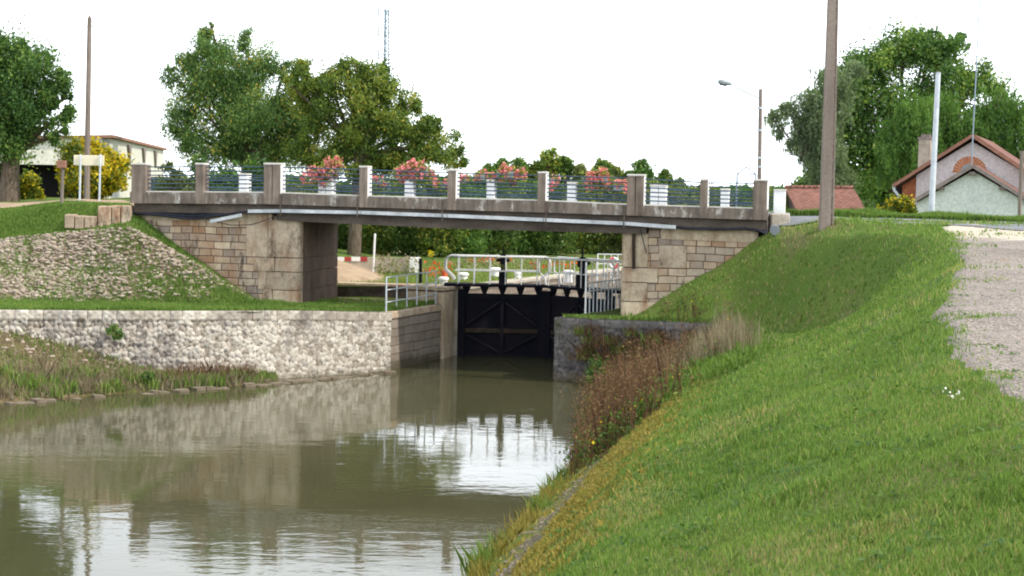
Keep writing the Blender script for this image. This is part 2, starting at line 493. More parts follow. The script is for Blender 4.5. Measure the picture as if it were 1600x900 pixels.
def world_of(o):
    p = Matrix.Identity(4)
    chain = []
    while o:
        chain.append(o)
        o = o.parent
    for q in reversed(chain):
        p = p @ (Matrix.Translation(q.location) @ q.rotation_euler.to_matrix().to_4x4())
    return p


class MB:
    """collects geometry for one mesh object; world=True: coordinates are world ones and are made local to the parent"""

    def __init__(s):
        s.v, s.f, s.mi, s.sm = [], [], [], []

    def add(s, vs, fs, mi=0, smooth=False):
        b = len(s.v)
        s.v += [tuple(p) for p in vs]
        s.f += [tuple(i + b for i in f) for f in fs]
        s.mi += [mi] * len(fs)
        s.sm += [smooth] * len(fs)
        return s

    def box(s, x0, x1, y0, y1, z0, z1, mi=0, bev=0.0):
        if bev <= 0:
            vs = [(x, y, z) for z in (z0, z1) for y in (y0, y1) for x in (x0, x1)]
            return s.add(vs, [(0, 2, 3, 1), (4, 5, 7, 6), (0, 1, 5, 4), (2, 6, 7, 3), (0, 4, 6, 2), (1, 3, 7, 5)], mi)
        b = bev
        cs = [(x0, y0), (x1, y0), (x1, y1), (x0, y1)]
        loop = [(x0 + b, y0), (x1 - b, y0), (x1, y0 + b), (x1, y1 - b), (x1 - b, y1), (x0 + b, y1), (x0, y1 - b), (x0, y0 + b)]
        inn = [(min(max(x, x0 + b), x1 - b), min(max(y, y0 + b), y1 - b)) for x, y in loop]
        vs = [(x, y, z0) for x, y in loop] + [(x, y, z1 - b) for x, y in loop] + [(x, y, z1) for x, y in inn]
        fs = [tuple(reversed(range(8)))]
        for r in range(2):
            fs += [(r * 8 + i, r * 8 + (i + 1) % 8, r * 8 + 8 + (i + 1) % 8, r * 8 + 8 + i) for i in range(8)]
        fs += [(16, 17, 18, 19, 20, 21, 22, 23)]
        fs = [f for f in fs]
        return s.add(vs, fs, mi)

    def obox(s, c, ax, ay, az, mi=0):
        """oriented box: centre and three half-axis vectors"""
        c, ax, ay, az = map(Vector, (c, ax, ay, az))
        vs = [c + ax * i + ay * j + az * k for k in (-1, 1) for j in (-1, 1) for i in (-1, 1)]
        return s.add(vs, [(0, 2, 3, 1), (4, 5, 7, 6), (0, 1, 5, 4), (2, 6, 7, 3), (0, 4, 6, 2), (1, 3, 7, 5)], mi)

    def beam(s, a, b, w, h, up=(0, 0, 1), mi=0):
        a, b, up = Vector(a), Vector(b), Vector(up)
        d = (b - a)
        x = d.normalized()
        y = up.cross(x)
        if y.length < 1e-4:
            y = Vector((0, 1, 0)).cross(x)
        y.normalize()
        z = x.cross(y)
        return s.obox((a + b) / 2, d / 2, y * (w / 2), z * (h / 2), mi)

    def tube(s, path, rad, n=8, mi=0, closed=False, caps=True):
        path = [Vector(p) for p in path]
        m_ = len(path)
        rads = rad if isinstance(rad, (list, tuple)) else [rad] * m_
        vs, fs = [], []
        prev = None
        for i, p in enumerate(path):
            if closed:
                d = path[(i + 1) % m_] - path[i - 1]
            else:
                d = path[min(i + 1, m_ - 1)] - path[max(i - 1, 0)]
            d.normalize()
            if prev is None:
                a = d.cross(Vector((0, 0, 1)))
                if a.length < 1e-3:
                    a = d.cross(Vector((1, 0, 0)))
            else:
                a = prev - d * prev.dot(d)
            a.normalize()
            prev = a
            b = d.cross(a)
            for k in range(n):
                t = 2 * math.pi * k / n
                vs.append(p + (a * math.cos(t) + b * math.sin(t)) * rads[i])
        for i in range(m_ if closed else m_ - 1):
            j = (i + 1) % m_
            for k in range(n):
                fs.append((i * n + k, i * n + (k + 1) % n, j * n + (k + 1) % n, j * n + k))
        s.add(vs, fs, mi, True)
        if caps and not closed:
            s.add(vs[:n], [tuple(reversed(range(n)))], mi)
            s.add(vs[-n:], [tuple(range(n))], mi)
        return s

    def prism(s, pts, z0, z1, mi=0):
        n = len(pts)
        vs = [(x, y, z0) for x, y in pts] + [(x, y, z1) for x, y in pts]
        fs = [tuple(reversed(range(n))), tuple(range(n, 2 * n))] + [(i, (i + 1) % n, n + (i + 1) % n, n + i) for i in range(n)]
        return s.add(vs, fs, mi)

    def extr(s, pts, d, mi=0):
        """polygon of 3-D points extruded by vector d"""
        n = len(pts)
        d = Vector(d)
        vs = [Vector(p) for p in pts] + [Vector(p) + d for p in pts]
        fs = [tuple(reversed(range(n))), tuple(range(n, 2 * n))] + [(i, (i + 1) % n, n + (i + 1) % n, n + i) for i in range(n)]
        return s.add(vs, fs, mi)

    def ball(s, c, r, n=8, m_=6, mi=0, sz=1.0):
        vs, fs = [], []
        for i in range(m_ + 1):
            t = math.pi * i / m_
            for k in range(n):
                p = 2 * math.pi * k / n
                vs.append((c[0] + r * math.sin(t) * math.cos(p), c[1] + r * math.sin(t) * math.sin(p), c[2] + r * sz * math.cos(t)))
        for i in range(m_):
            for k in range(n):
                fs.append((i * n + k, i * n + n + k, i * n + n + (k + 1) % n, i * n + (k + 1) % n))
        return s.add(vs, fs, mi, True)

    def build(s, name, mats, parent=None, world=False, label=None):
        me = bpy.data.meshes.new(name)
        vs = s.v
        if parent and world:
            inv = world_of(parent).inverted()
            vs = [inv @ Vector(p) for p in vs]
        o = bpy.data.objects.new(name, me)
        if not parent:
            xs = np.array(vs)
            c = Vector(((xs[:, 0].min() + xs[:, 0].max()) / 2, (xs[:, 1].min() + xs[:, 1].max()) / 2, xs[:, 2].min()))
            vs = [Vector(p) - c for p in vs]
            o.location = c
        me.from_pydata([tuple(p) for p in vs], [], s.f)
        if not isinstance(mats, (list, tuple)):
            mats = [mats]
        for q in mats:
            me.materials.append(M[q] if isinstance(q, str) else q)
        me.polygons.foreach_set("material_index", s.mi)
        me.polygons.foreach_set("use_smooth", s.sm)
        me.update()
        COL.objects.link(o)
        if parent:
            o.parent = parent
        if label:
            o['label'] = label
        return o


def np_mesh(name, V, faces_n, Fc, mat, parent=None, attrs=None, smooth=False, kind=None, world=True):
    """V (n,3) world coordinates, Fc (m,faces_n) indices; attrs: name -> (domain, array)"""
    V = np.asarray(V, dtype=np.float64)
    if parent is not None:
        if world:
            inv = np.array(world_of(parent).inverted())
            V = V @ inv[:3, :3].T + inv[:3, 3]
        loc = None
    else:
        loc = np.array([(V[:, 0].min() + V[:, 0].max()) / 2, (V[:, 1].min() + V[:, 1].max()) / 2, V[:, 2].min()])
        V = V - loc
    me = bpy.data.meshes.new(name)
    m_ = len(Fc)
    me.vertices.add(len(V))
    me.vertices.foreach_set("co", V.astype(np.float32).ravel())
    me.loops.add(m_ * faces_n)
    me.loops.foreach_set("vertex_index", np.asarray(Fc, dtype=np.int32).ravel())
    me.polygons.add(m_)
    me.polygons.foreach_set("loop_start", np.arange(0, m_ * faces_n, faces_n, dtype=np.int32))
    me.polygons.foreach_set("loop_total", np.full(m_, faces_n, dtype=np.int32))
    if smooth:
        me.polygons.foreach_set("use_smooth", np.ones(m_, dtype=bool))
    me.materials.append(M[mat] if isinstance(mat, str) else mat)
    me.update(calc_edges=True)
    for k, (dom, arr) in (attrs or {}).items():
        at = me.attributes.new(k, 'FLOAT', dom)
        at.data.foreach_set("value", np.asarray(arr, dtype=np.float32))
    o = bpy.data.objects.new(name, me)
    COL.objects.link(o)
    if loc is not None:
        o.location = loc
    else:
        o.parent = parent
    if kind:
        o['kind'] = kind
    return o


def grid_faces(nu, nv):
    i = np.arange(nu * nv).reshape(nu, nv)
    return np.stack([i[:-1, :-1], i[1:, :-1], i[1:, 1:], i[:-1, 1:]], -1).reshape(-1, 4)


def unit(v):
    return v / np.maximum(np.linalg.norm(v, axis=-1, keepdims=True), 1e-9)


def leaf_cloud(name, P, size, mat, parent=None, tint=None, aspect=0.45, droop=0.0, kind=None, out=None):
    """rhombic leaf faces at the points P; out: preferred normals"""
    n = len(P)
    d = unit(rng.normal(size=(n, 3)) + np.array([0, 0, -droop]))
    nn = rng.normal(size=(n, 3))
    if out is not None:
        nn = nn * 0.7 + out
    w = unit(np.cross(d, nn))
    s_ = (size * rng.uniform(0.6, 1.35, n))[:, None]
    a = P - d * s_ * 0.5
    b = P + d * s_ * 0.5
    c = P + w * s_ * aspect * 0.5
    e = P - w * s_ * aspect * 0.5
    V = np.stack([a, c, b, e], 1).reshape(-1, 3)
    Fc = np.arange(n * 4).reshape(n, 4)
    if tint is None:
        tint = rng.uniform(0, 1, n)
    return np_mesh(name, V, 4, Fc, mat, parent, {"tint": ('FACE', np.clip(tint, 0, 1))}, kind=kind)


def blades(name, B, h, w, mat, lean=0.35, tint=None, kind='stuff', parent=None, bias=None):
    """grass blades (bent, two faces merged into one kite) rooted at B"""
    n = len(B)
    ang = rng.uniform(0, 2 * np.pi, n)
    side = np.stack([np.cos(ang), np.sin(ang), np.zeros(n)], 1)
    la = rng.uniform(0, 2 * np.pi, n)
    ld = np.stack([np.cos(la), np.sin(la), np.zeros(n)], 1) * (rng.uniform(0, 1, n) * lean)[:, None]
    if bias is not None:
        ld = ld + np.array(bias)
    hh = (h * rng.uniform(0.5, 1.3, n))[:, None] if np.isscalar(h) else (h * rng.uniform(0.5, 1.3, n))[:, None]
    ww = (w * np.ones(n))[:, None]
    up = np.array([0, 0, 1.0])
    p0 = B - side * ww * 0.5
    p1 = B + side * ww * 0.5
    mid = B + (up * 0.6 + ld * 0.45) * hh
    tip = B + (up + ld * 1.2) * hh
    V = np.stack([p0, p1, mid + side * ww * 0.4, tip, mid - side * ww * 0.4], 1).reshape(-1, 3)
    Fc = np.arange(n * 5).reshape(n, 5)
    if tint is None:
        tint = rng.beta(2.2, 2.6, n)
    return np_mesh(name, V, 5, Fc, mat, parent, {"tint": ('FACE', np.clip(tint, 0, 1))}, kind=kind)


def sn(x, y, s=1.0, seed=0.0):
    """cheap smooth noise in -1..1, vectorised"""
    x = np.asarray(x) * s + seed * 3.1
    y = np.asarray(y) * s + seed * 7.7
    return (np.sin(x * 1.3 + 1.7 * np.sin(y * 0.9 + seed)) + np.sin(y * 1.7 + 1.3 * np.sin(x * 1.1)) + np.sin((x + y) * 2.3 + 2 * np.sin(x * 0.7 - y))) / 3


def worley(u, v, cell, seed=0):
    """F1, F2-F1 and a per-cell random for arrays u, v"""
    iu, iv = np.floor(u / cell).astype(int), np.floor(v / cell).astype(int)
    f1 = np.full(u.shape, 9.0)
    f2 = np.full(u.shape, 9.0)
    idr = np.zeros(u.shape)

    def h(a, b, k):
        x = np.sin(a * 127.1 + b * 311.7 + k * 74.7 + seed * 13.3) * 43758.5453
        return x - np.floor(x)
    for da in (-1, 0, 1):
        for db in (-1, 0, 1):
            a, b = iu + da, iv + db
            cx = (a + 0.15 + 0.7 * h(a, b, 1)) * cell
            cy = (b + 0.15 + 0.7 * h(a, b, 2)) * cell
            d = np.hypot(u - cx, v - cy) / cell
            r = h(a, b, 3)
            near = d < f1
            f2 = np.where(near, f1, np.minimum(f2, d))
            idr = np.where(near, r, idr)
            f1 = np.where(near, d, f1)
    return f1, f2 - f1, idr

# ================================================================== terrain
CMi = np.array(CM.transposed())


def proj(P):
    P = np.asarray(P, float) - np.array([0, 0, EYE])
    c = P @ CMi.T
    d = -c[:, 2]
    d = np.where(d < 0.1, 0.1, d)
    return 800 + F * c[:, 0] / d, 450 - F * c[:, 1] / d, d


def interp_rows(keys, tab, k, x):
    """tab rows: knots (x,z); rows blended linearly over k, then z(x) by linear interpolation (vectorised)"""
    keys = np.asarray(keys, float)
    tab = np.asarray(tab, float)
    k = np.clip(np.asarray(k, float), keys[0], keys[-1])
    x = np.asarray(x, float)
    i = np.clip(np.searchsorted(keys, k, side='right') - 1, 0, len(keys) - 2)
    f = ((k - keys[i]) / (keys[i + 1] - keys[i]))[..., None]
    kx = tab[i, :, 0] * (1 - f) + tab[i + 1, :, 0] * f
    kz = tab[i, :, 1] * (1 - f) + tab[i + 1, :, 1] * f
    z = kz[..., 0].copy()
    for j in range(tab.shape[1] - 1):
        a, b = kx[..., j], kx[..., j + 1]
        t = np.clip((x - a) / np.maximum(b - a, 1e-6), 0, 1)
        t2 = t * t * (3 - 2 * t) * 0.35 + t * 0.65
        z = np.where(x >= a, kz[..., j] * (1 - t2) + kz[..., j + 1] * t2, z)
    return z


# right bank: key q = D + 0.21 (X - 1.16); knots (X, z)
RQ = [-6, 0, 10.4, 16.6, 21.8, 29, 35.5, 38.5, 41, 43.38, 43.41, 43.9, 44.2, 48.3, 49.5, 53, 60]
RT = [
    [(-5.3, -.3), (-4.7, .3), (-2.4, 2.4), (-1.2, 3.1), (.3, 3.5), (3, 3.55), (12, 3.6)],
    [(-4.2, -.3), (-3.7, .3), (-1.4, 2.4), (-.2, 3.1), (1.3, 3.5), (4, 3.55), (14, 3.6)],
    [(-2.4, -.3), (-1.9, .3), (.5, 2.4), (1.9, 3.05), (3.3, 3.5), (6, 3.55), (16, 3.6)],
    [(-1.3, -.3), (-.8, .3), (1.5, 2.2), (3.1, 3.0), (4.5, 3.58), (8, 3.65), (18, 3.7)],
    [(-.4, -.3), (.1, .3), (2.3, 2.0), (4.1, 2.9), (5.6, 3.8), (9, 3.85), (20, 3.9)],
    [(.9, -.3), (1.5, .3), (3.1, 1.5), (5.4, 2.7), (7.7, 4.08), (11, 4.15), (20, 4.2)],
    [(1.25, -.3), (3.2, .5), (4.6, 1.62), (6.9, 2.2), (8.9, 4.25), (12, 4.3), (22, 4.3)],
    [(1.4, -.3), (3.7, .5), (5.1, 1.62), (6.9, 1.95), (8.5, 4.25), (12, 4.33), (24, 4.3)],
    [(1.5, -.3), (4.0, .5), (5.5, 1.62), (6.6, 1.85), (7.9, 4.15), (9, 4.38), (24, 4.3)],
    [(1.6, -.3), (4.0, .4), (5.4, 1.55), (6.0, 2.0), (7.2, 4.0), (8, 4.42), (24, 4.3)],
    [(1.26, 1.66), (3.2, 1.70), (5.2, 1.85), (6.0, 2.15), (7.2, 4.0), (8, 4.42), (24, 4.3)],
    [(1.42, 1.66), (2.5, 1.68), (3.2, 1.72), (5.1, 2.9), (7.05, 4.2), (8, 4.42), (24, 4.3)],
    [(1.60, 1.66), (3.0, 1.66), (3.5, 1.7), (5.2, 2.95), (7.1, 4.25), (8, 4.42), (24, 4.3)],
    [(3.46, 1.66), (3.5, 1.66), (3.9, 1.7), (5.2, 2.95), (7.1, 4.25), (8, 4.42), (24, 4.3)],
    [(4.02, 1.8), (4.2, 1.9), (4.6, 2.0), (5.4, 2.6), (7.2, 4.3), (9, 4.42), (24, 4.3)],
    [(5.6, 2.0), (5.8, 2.0), (6.2, 2.0), (7.0, 2.0), (8.0, 2.0), (12, 2.0), (24, 2.0)],
    [(8.9, 2.0), (9.2, 2.0), (9.6, 2.0), (10.0, 2.0), (11, 2.0), (15, 2.0), (27, 2.0)],
]


def q_of(X, D):
    """bank coordinate: 43.4 along the top of the wing wall, 43.9 along the bridge face"""
    x = np.clip(X - 1.16, -3, 30)
    q0 = D + 0.21 * x
    qa = 43.4 - 0.33 * np.clip(x, 0, 4.4)
    q = np.where(q0 >= 43.9, q0, np.where(q0 >= qa, 43.4 + (q0 - qa) / (43.9 - qa) * 0.5, np.where(q0 >= 35, 35 + (q0 - 35) / (qa - 35) * 8.4, q0)))
    return q


def D_of(X, q):
    x = np.clip(X - 1.16, -3, 30)
    qa = 43.4 - 0.33 * np.clip(x, 0, 4.4)
    q0 = np.where(q >= 43.9, q, np.where(q >= 43.4, qa + (q - 43.4) / 0.5 * (43.9 - qa), np.where(q >= 35, 35 + (q - 35) / 8.4 * (qa - 35), q)))
    return q0 - 0.21 * x


def zR(X, D):
    X, D = np.asarray(X, float), np.asarray(D, float)
    q = q_of(X, D)
    z = interp_rows(RQ, RT, q, X)
    amp = np.where(q < 43.2, 0.045, 0.02)
    return z + amp * sn(X, D, 1.1, 1) + 0.018 * sn(X, D, 3.7, 2)


# left bank: key = photo column (a plane through the viewpoint); knots (D, z)
LP = [-900, -250, 0, 100, 200, 300, 400, 465, 525, 590, 612, 650, 690, 712]
LT = [
    [(38, 1.8), (43.5, 1.75), (44.4, 2.4), (45.6, 3.2), (47.2, 3.9), (49, 4.2), (53, 4.35), (62, 4.35), (110, 4.3)],
    [(40, 1.8), (44.2, 1.75), (45.2, 2.4), (46.2, 3.3), (47.5, 4.0), (49, 4.2), (53, 4.35), (62, 4.35), (110, 4.3)],
    [(40.6, 1.8), (44.5, 1.74), (45.5, 2.5), (46.5, 3.35), (47.7, 4.06), (49, 4.2), (53, 4.35), (62, 4.35), (110, 4.3)],
    [(41.0, 1.8), (44.6, 1.73), (45.5, 2.5), (46.3, 3.58), (47.3, 4.38), (49.3, 4.46), (53, 4.35), (62, 4.35), (110, 4.3)],
    [(41.2, 1.8), (44.6, 1.73), (45.4, 2.6), (46.1, 3.8), (46.8, 4.3), (49, 4.5), (53, 4.35), (62, 4.35), (110, 4.3)],
    [(41.6, 1.79), (44.9, 1.72), (45.4, 2.1), (46.0, 2.87), (46.6, 3.0), (50.2, 3.1), (53, 4.3), (62, 4.3), (110, 4.2)],
    [(42.2, 1.77), (45.0, 1.72), (45.4, 1.72), (45.9, 1.73), (46.3, 1.72), (50.2, 1.72), (52, 4.2), (62, 4.1), (110, 4.0)],
    [(42.9, 1.72), (44.2, 1.68), (45.0, 1.68), (45.6, 1.68), (46.2, 1.68), (50.2, 1.66), (52, 3.9), (62, 3.6), (110, 3.5)],
    [(43.8, 1.66), (44.6, 1.64), (45.2, 1.64), (46.0, 1.66), (48.0, 1.66), (49.9, 1.66), (53, 2.57), (62, 2.3), (110, 1.95)],
    [(44.5, 1.58), (44.9, 1.60), (45.6, 1.62), (46.6, 1.64), (48.2, 1.64), (49.6, 1.64), (53, 2.07), (62, 1.98), (110, 1.95)],
    [(44.85, 1.58), (45.1, 1.60), (45.8, 1.62), (46.6, 1.64), (48.2, 1.64), (49.5, 1.64), (53, 1.98), (62, 1.98), (110, 1.95)],
    [(46.5, 1.58), (46.7, 1.60), (47.0, 1.62), (47.6, 1.64), (48.2, 1.64), (49.4, 1.64), (53, 1.98), (62, 1.98), (110, 1.95)],
    [(48.25, 1.58), (48.3, 1.60), (48.4, 1.62), (48.6, 1.64), (48.8, 1.64), (49.2, 1.64), (53, 1.98), (62, 1.98), (110, 1.95)],
    [(49.3, 1.58), (49.4, 1.60), (49.5, 1.62), (49.6, 1.64), (49.7, 1.64), (49.8, 1.64), (53, 1.98), (62, 1.98), (110, 1.95)],
]


def zL(X, D):
    X, D = np.asarray(X, float), np.asarray(D, float)
    px = 800 + F * X / np.maximum(D, 1)
    z = interp_rows(LP, LT, px, D)
    a = np.clip((600 - px) / 60, 0, 1)
    return z + a * (0.02 * sn(X, D, 1.3, 3) + 0.02 * sn(X, D, 3.9, 4))


def path_edge(D):
    return np.interp(D, [-6, 0, 10.2, 11.5, 16.3, 19.7, 24, 28.7, 34.6, 37.5, 39, 41], [.3, 1.5, 3.3, 3.6, 4.45, 5.2, 6.5, 7.9, 9.35, 9.9, 11.2, 14]) \
        + 0.14 * sn(D, D * 0.3, 0.9, 5) + 0.08 * sn(D, D, 3.1, 6)


def struct(name, V, Fc, n, mat, attrs=None, smooth=True):
    o = np_mesh(name, V, n, Fc, mat, None, attrs, smooth=smooth)
    o['kind'] = 'structure'
    return o


# right bank sheet
qs = np.unique(np.concatenate([np.arange(-6, 43.3, 0.16), [43.38, 43.41, 43.46, 43.52, 43.58, 43.64, 43.7, 43.76, 43.82], np.arange(43.9, 53, 0.2), [53, 56, 60]]))
Vr = []
tab, keys = np.array(RT, float), np.array(RQ, float)
for q in qs:
    i = min(max(np.searchsorted(keys, q, side='right') - 1, 0), len(keys) - 2)
    f = (q - keys[i]) / (keys[i + 1] - keys[i])
    kn = tab[i, :, 0] * (1 - f) + tab[i + 1, :, 0] * f
    xs = np.concatenate([np.linspace(kn[j], kn[j + 1], 15, endpoint=False) for j in range(5)] + [np.linspace(kn[5], kn[6], 20), [60.0]])
    Ds = D_of(xs, q)
    Vr.append(np.stack([xs, Ds, zR(xs, Ds)], 1))
nu, nv = len(Vr), len(Vr[0])
Vr = np.concatenate(Vr)
uoff = np.interp(Vr[:, 1], [-6, 0, 10.4, 16.6, 21.8, 29], [-5.3, -4.2, -2.4, -1.3, -.4, .9])
uu = Vr[:, 0] - uoff
mossw = np.clip(1.1 - np.abs(uu - 1.45 - 0.15 * sn(Vr[:, 1], Vr[:, 0], 1.5, 8)) / 0.95, 0, 1) * np.clip((30 - Vr[:, 1]) / 3, 0, 1)
edgew = np.clip(1.0 - np.abs(uu - 0.95 - 0.16 * sn(Vr[:, 1], Vr[:, 0], 2.5, 9)) / 0.22 + .5 * sn(Vr[:, 1], Vr[:, 0] * 2, 3.5, 10), 0, 1) * np.clip((31 - Vr[:, 1]) / 3, 0, 1)
struct("grass_bank", Vr, grid_faces(nu, nv), 4, 'turf', {"moss": ('POINT', mossw), "edge": ('POINT', edgew)})

# left bank sheet
pxs = np.unique(np.concatenate([np.linspace(-900, 0, 40), np.linspace(0, 712, 180)]))
Vl = []
tabL, keysL = np.array(LT, float), np.array(LP, float)
for p in pxs:
    i = min(max(np.searchsorted(keysL, p, side='right') - 1, 0), len(keysL) - 2)
    f = (p - keysL[i]) / (keysL[i + 1] - keysL[i])
    kd = tabL[i, :, 0] * (1 - f) + tabL[i + 1, :, 0] * f
    Ds = np.concatenate([np.linspace(kd[j], kd[j + 1], 12, endpoint=False) for j in range(5)] + [np.linspace(kd[5], kd[8], 40)])
    Xs = (p - 800) / F * Ds
    Vl.append(np.stack([Xs, Ds, zL(Xs, Ds)], 1))
nu, nv = len(Vl), len(Vl[0])
z0 = np.zeros(nu * nv)
Vl = np.concatenate(Vl)
pv = 800 + F * Vl[:, 0] / Vl[:, 1]
kdv = np.array([np.interp(pv, LP, tabL[:, j, 0]) for j in range(9)])
fv = (Vl[:, 1] - kdv[1]) / (kdv[3] - kdv[1])
soil = np.clip(fv * 8, 0, 1) * np.clip((1.12 - fv) * 6, 0, 1) * np.clip((430 - pv) / 160, 0, 1)
struct("embankment", Vl, grid_faces(nu, nv), 4, 'turf', {"moss": ('POINT', z0), "edge": ('POINT', z0), "soil": ('POINT', soil)})

# lock geometry
L0 = Vector((-3.36, 44.75, 0))
L1 = Vector((-1.70, 49.2, 0))
ax = Vector((0.391, 0.920, 0))          # along the lock, away
ac = Vector((0.920, -0.391, 0))         # across the lock, to the right
R0 = Vector((1.16, 43.32, 0))
R1 = L1 + ac * 5.2
LEND, REND = L1 + ax * 38, R1 + ax * 38

# far ground with the lock chamber left open
mb = MB()
G = 2.0
mb.add([(-900, 49.8, G), (L1.x - .02, 49.8, G), (LEND.x, LEND.y, G), (-900, LEND.y, G)], [(0, 1, 2, 3)])
mb.add([(R1.x + 0.3, 48.9, G), (7, 53, G), (900, 53, G), (900, REND.y, G), (REND.x, REND.y, G)], [(0, 1, 2, 3, 4)])
mb.add([(-900, LEND.y, G), (LEND.x, LEND.y, G), (REND.x, REND.y, G), (900, REND.y, G), (900, 2600, G), (-900, 2600, G)], [(0, 1, 2, 3, 4, 5)])
o = mb.build("ground", 'turf')
o['kind'] = 'structure'

# canal water
mb = MB()
mb.add([(-90, -60, 0), (12, -60, 0), (12, 46, 0), (16, 96, 0), (-90, 96, 0)], [(0, 1, 2, 3, 4)])
o = mb.build("water", 'water')
o['kind'] = 'structure'

# gravel path draped on the bank
ds = np.arange(-4, 39.0, 0.12)
V = []
for d in ds:
    x0 = float(path_edge(d))
    xs = x0 + np.linspace(0, 1, 24) ** 1.5 * 7
    zz = zR(xs, np.full(24, d)) + 0.022
    zz[0] -= 0.05
    V.append(np.stack([xs, np.full(24, d), zz], 1))
V = np.concatenate(V)
dust = np.clip((V[:, 1] - 31.2 + (V[:, 0] - 10) * 1.3) / 2.0 + .35 * sn(V[:, 0], V[:, 1], 2.2, 51), 0, 1)
struct("gravel_path", V, grid_faces(len(ds), 24), 4, 'gravel', {"dust": ('POINT', dust)})


def drape(poly_near, poly_far, n, m_, zf, off):
    a = np.array(poly_near, float)
    b = np.array(poly_far, float)

    def res(p, k):
        t = np.concatenate([[0], np.cumsum(np.hypot(*np.diff(p, axis=0).T))])
        s = np.linspace(0, t[-1], k)
        return np.stack([np.interp(s, t, p[:, 0]), np.interp(s, t, p[:, 1])], 1)
    a, b = res(a, n), res(b, n)
    f = np.linspace(0, 1, m_)[None, :, None]
    P = a[:, None, :] * (1 - f) + b[:, None, :] * f
    P = P.reshape(-1, 2)
    z = zf(P[:, 0], P[:, 1]) + off
    return np.concatenate([P, z[:, None]], 1), grid_faces(n, m_)


# road right of the bridge and left of it
V, Fc = drape([(7.0, 42.9), (8.2, 41.3), (9.6, 38.9), (10.4, 37.4), (11.8, 35.0), (15, 31), (24, 27)],
              [(7.9, 46.8), (10, 46.2), (12.2, 45.0), (15, 43.8), (18, 42.5), (22, 41), (34, 37)], 60, 16, zR, 0.035)
struct("road", V, Fc, 4, 'asphalt')
BU = Vector((math.cos(R(12)), -math.sin(R(12)), 0))      # along the bridge
BV = Vector((math.sin(R(12)), math.cos(R(12)), 0))       # across it, away
B0 = Vector((-1.6, 44.5, 0))


def bw(s, t, z=0):
    return B0 + BU * s + BV * t + Vector((0, 0, z))


pn = [bw(s, 1.3)[:2] for s in (-9.4, -14, -20, -40)]
pf = [bw(s, 3.9)[:2] for s in (-9.4, -14, -20, -40)]
V, Fc = drape(pn, pf, 60, 12, zL, 0.045)
struct("approach_road", V, Fc, 4, 'dirt')

# earth path at the foot of the left abutment
V, Fc = drape([U(528, 484, D=46.0)[:2], U(612, 484, D=46.6)[:2], U(655, 480, D=47.6)[:2]], [U(528, 470, D=49.6)[:2], U(612, 470, D=49.4)[:2], U(655, 470, D=49.3)[:2]], 20, 14, zL, 0.014)
struct("towpath", V, Fc, 4, 'dirt')
V, Fc = drape([U(520, 0, D=50.6)[:2], U(606, 0, D=50.4)[:2]], [U(520, 0, D=58)[:2], U(606, 0, D=58)[:2]], 20, 14, lambda x, d: np.maximum(zL(x, d), 2.0), 0.02)
struct("dirt_slope", V, Fc, 4, 'dirt')


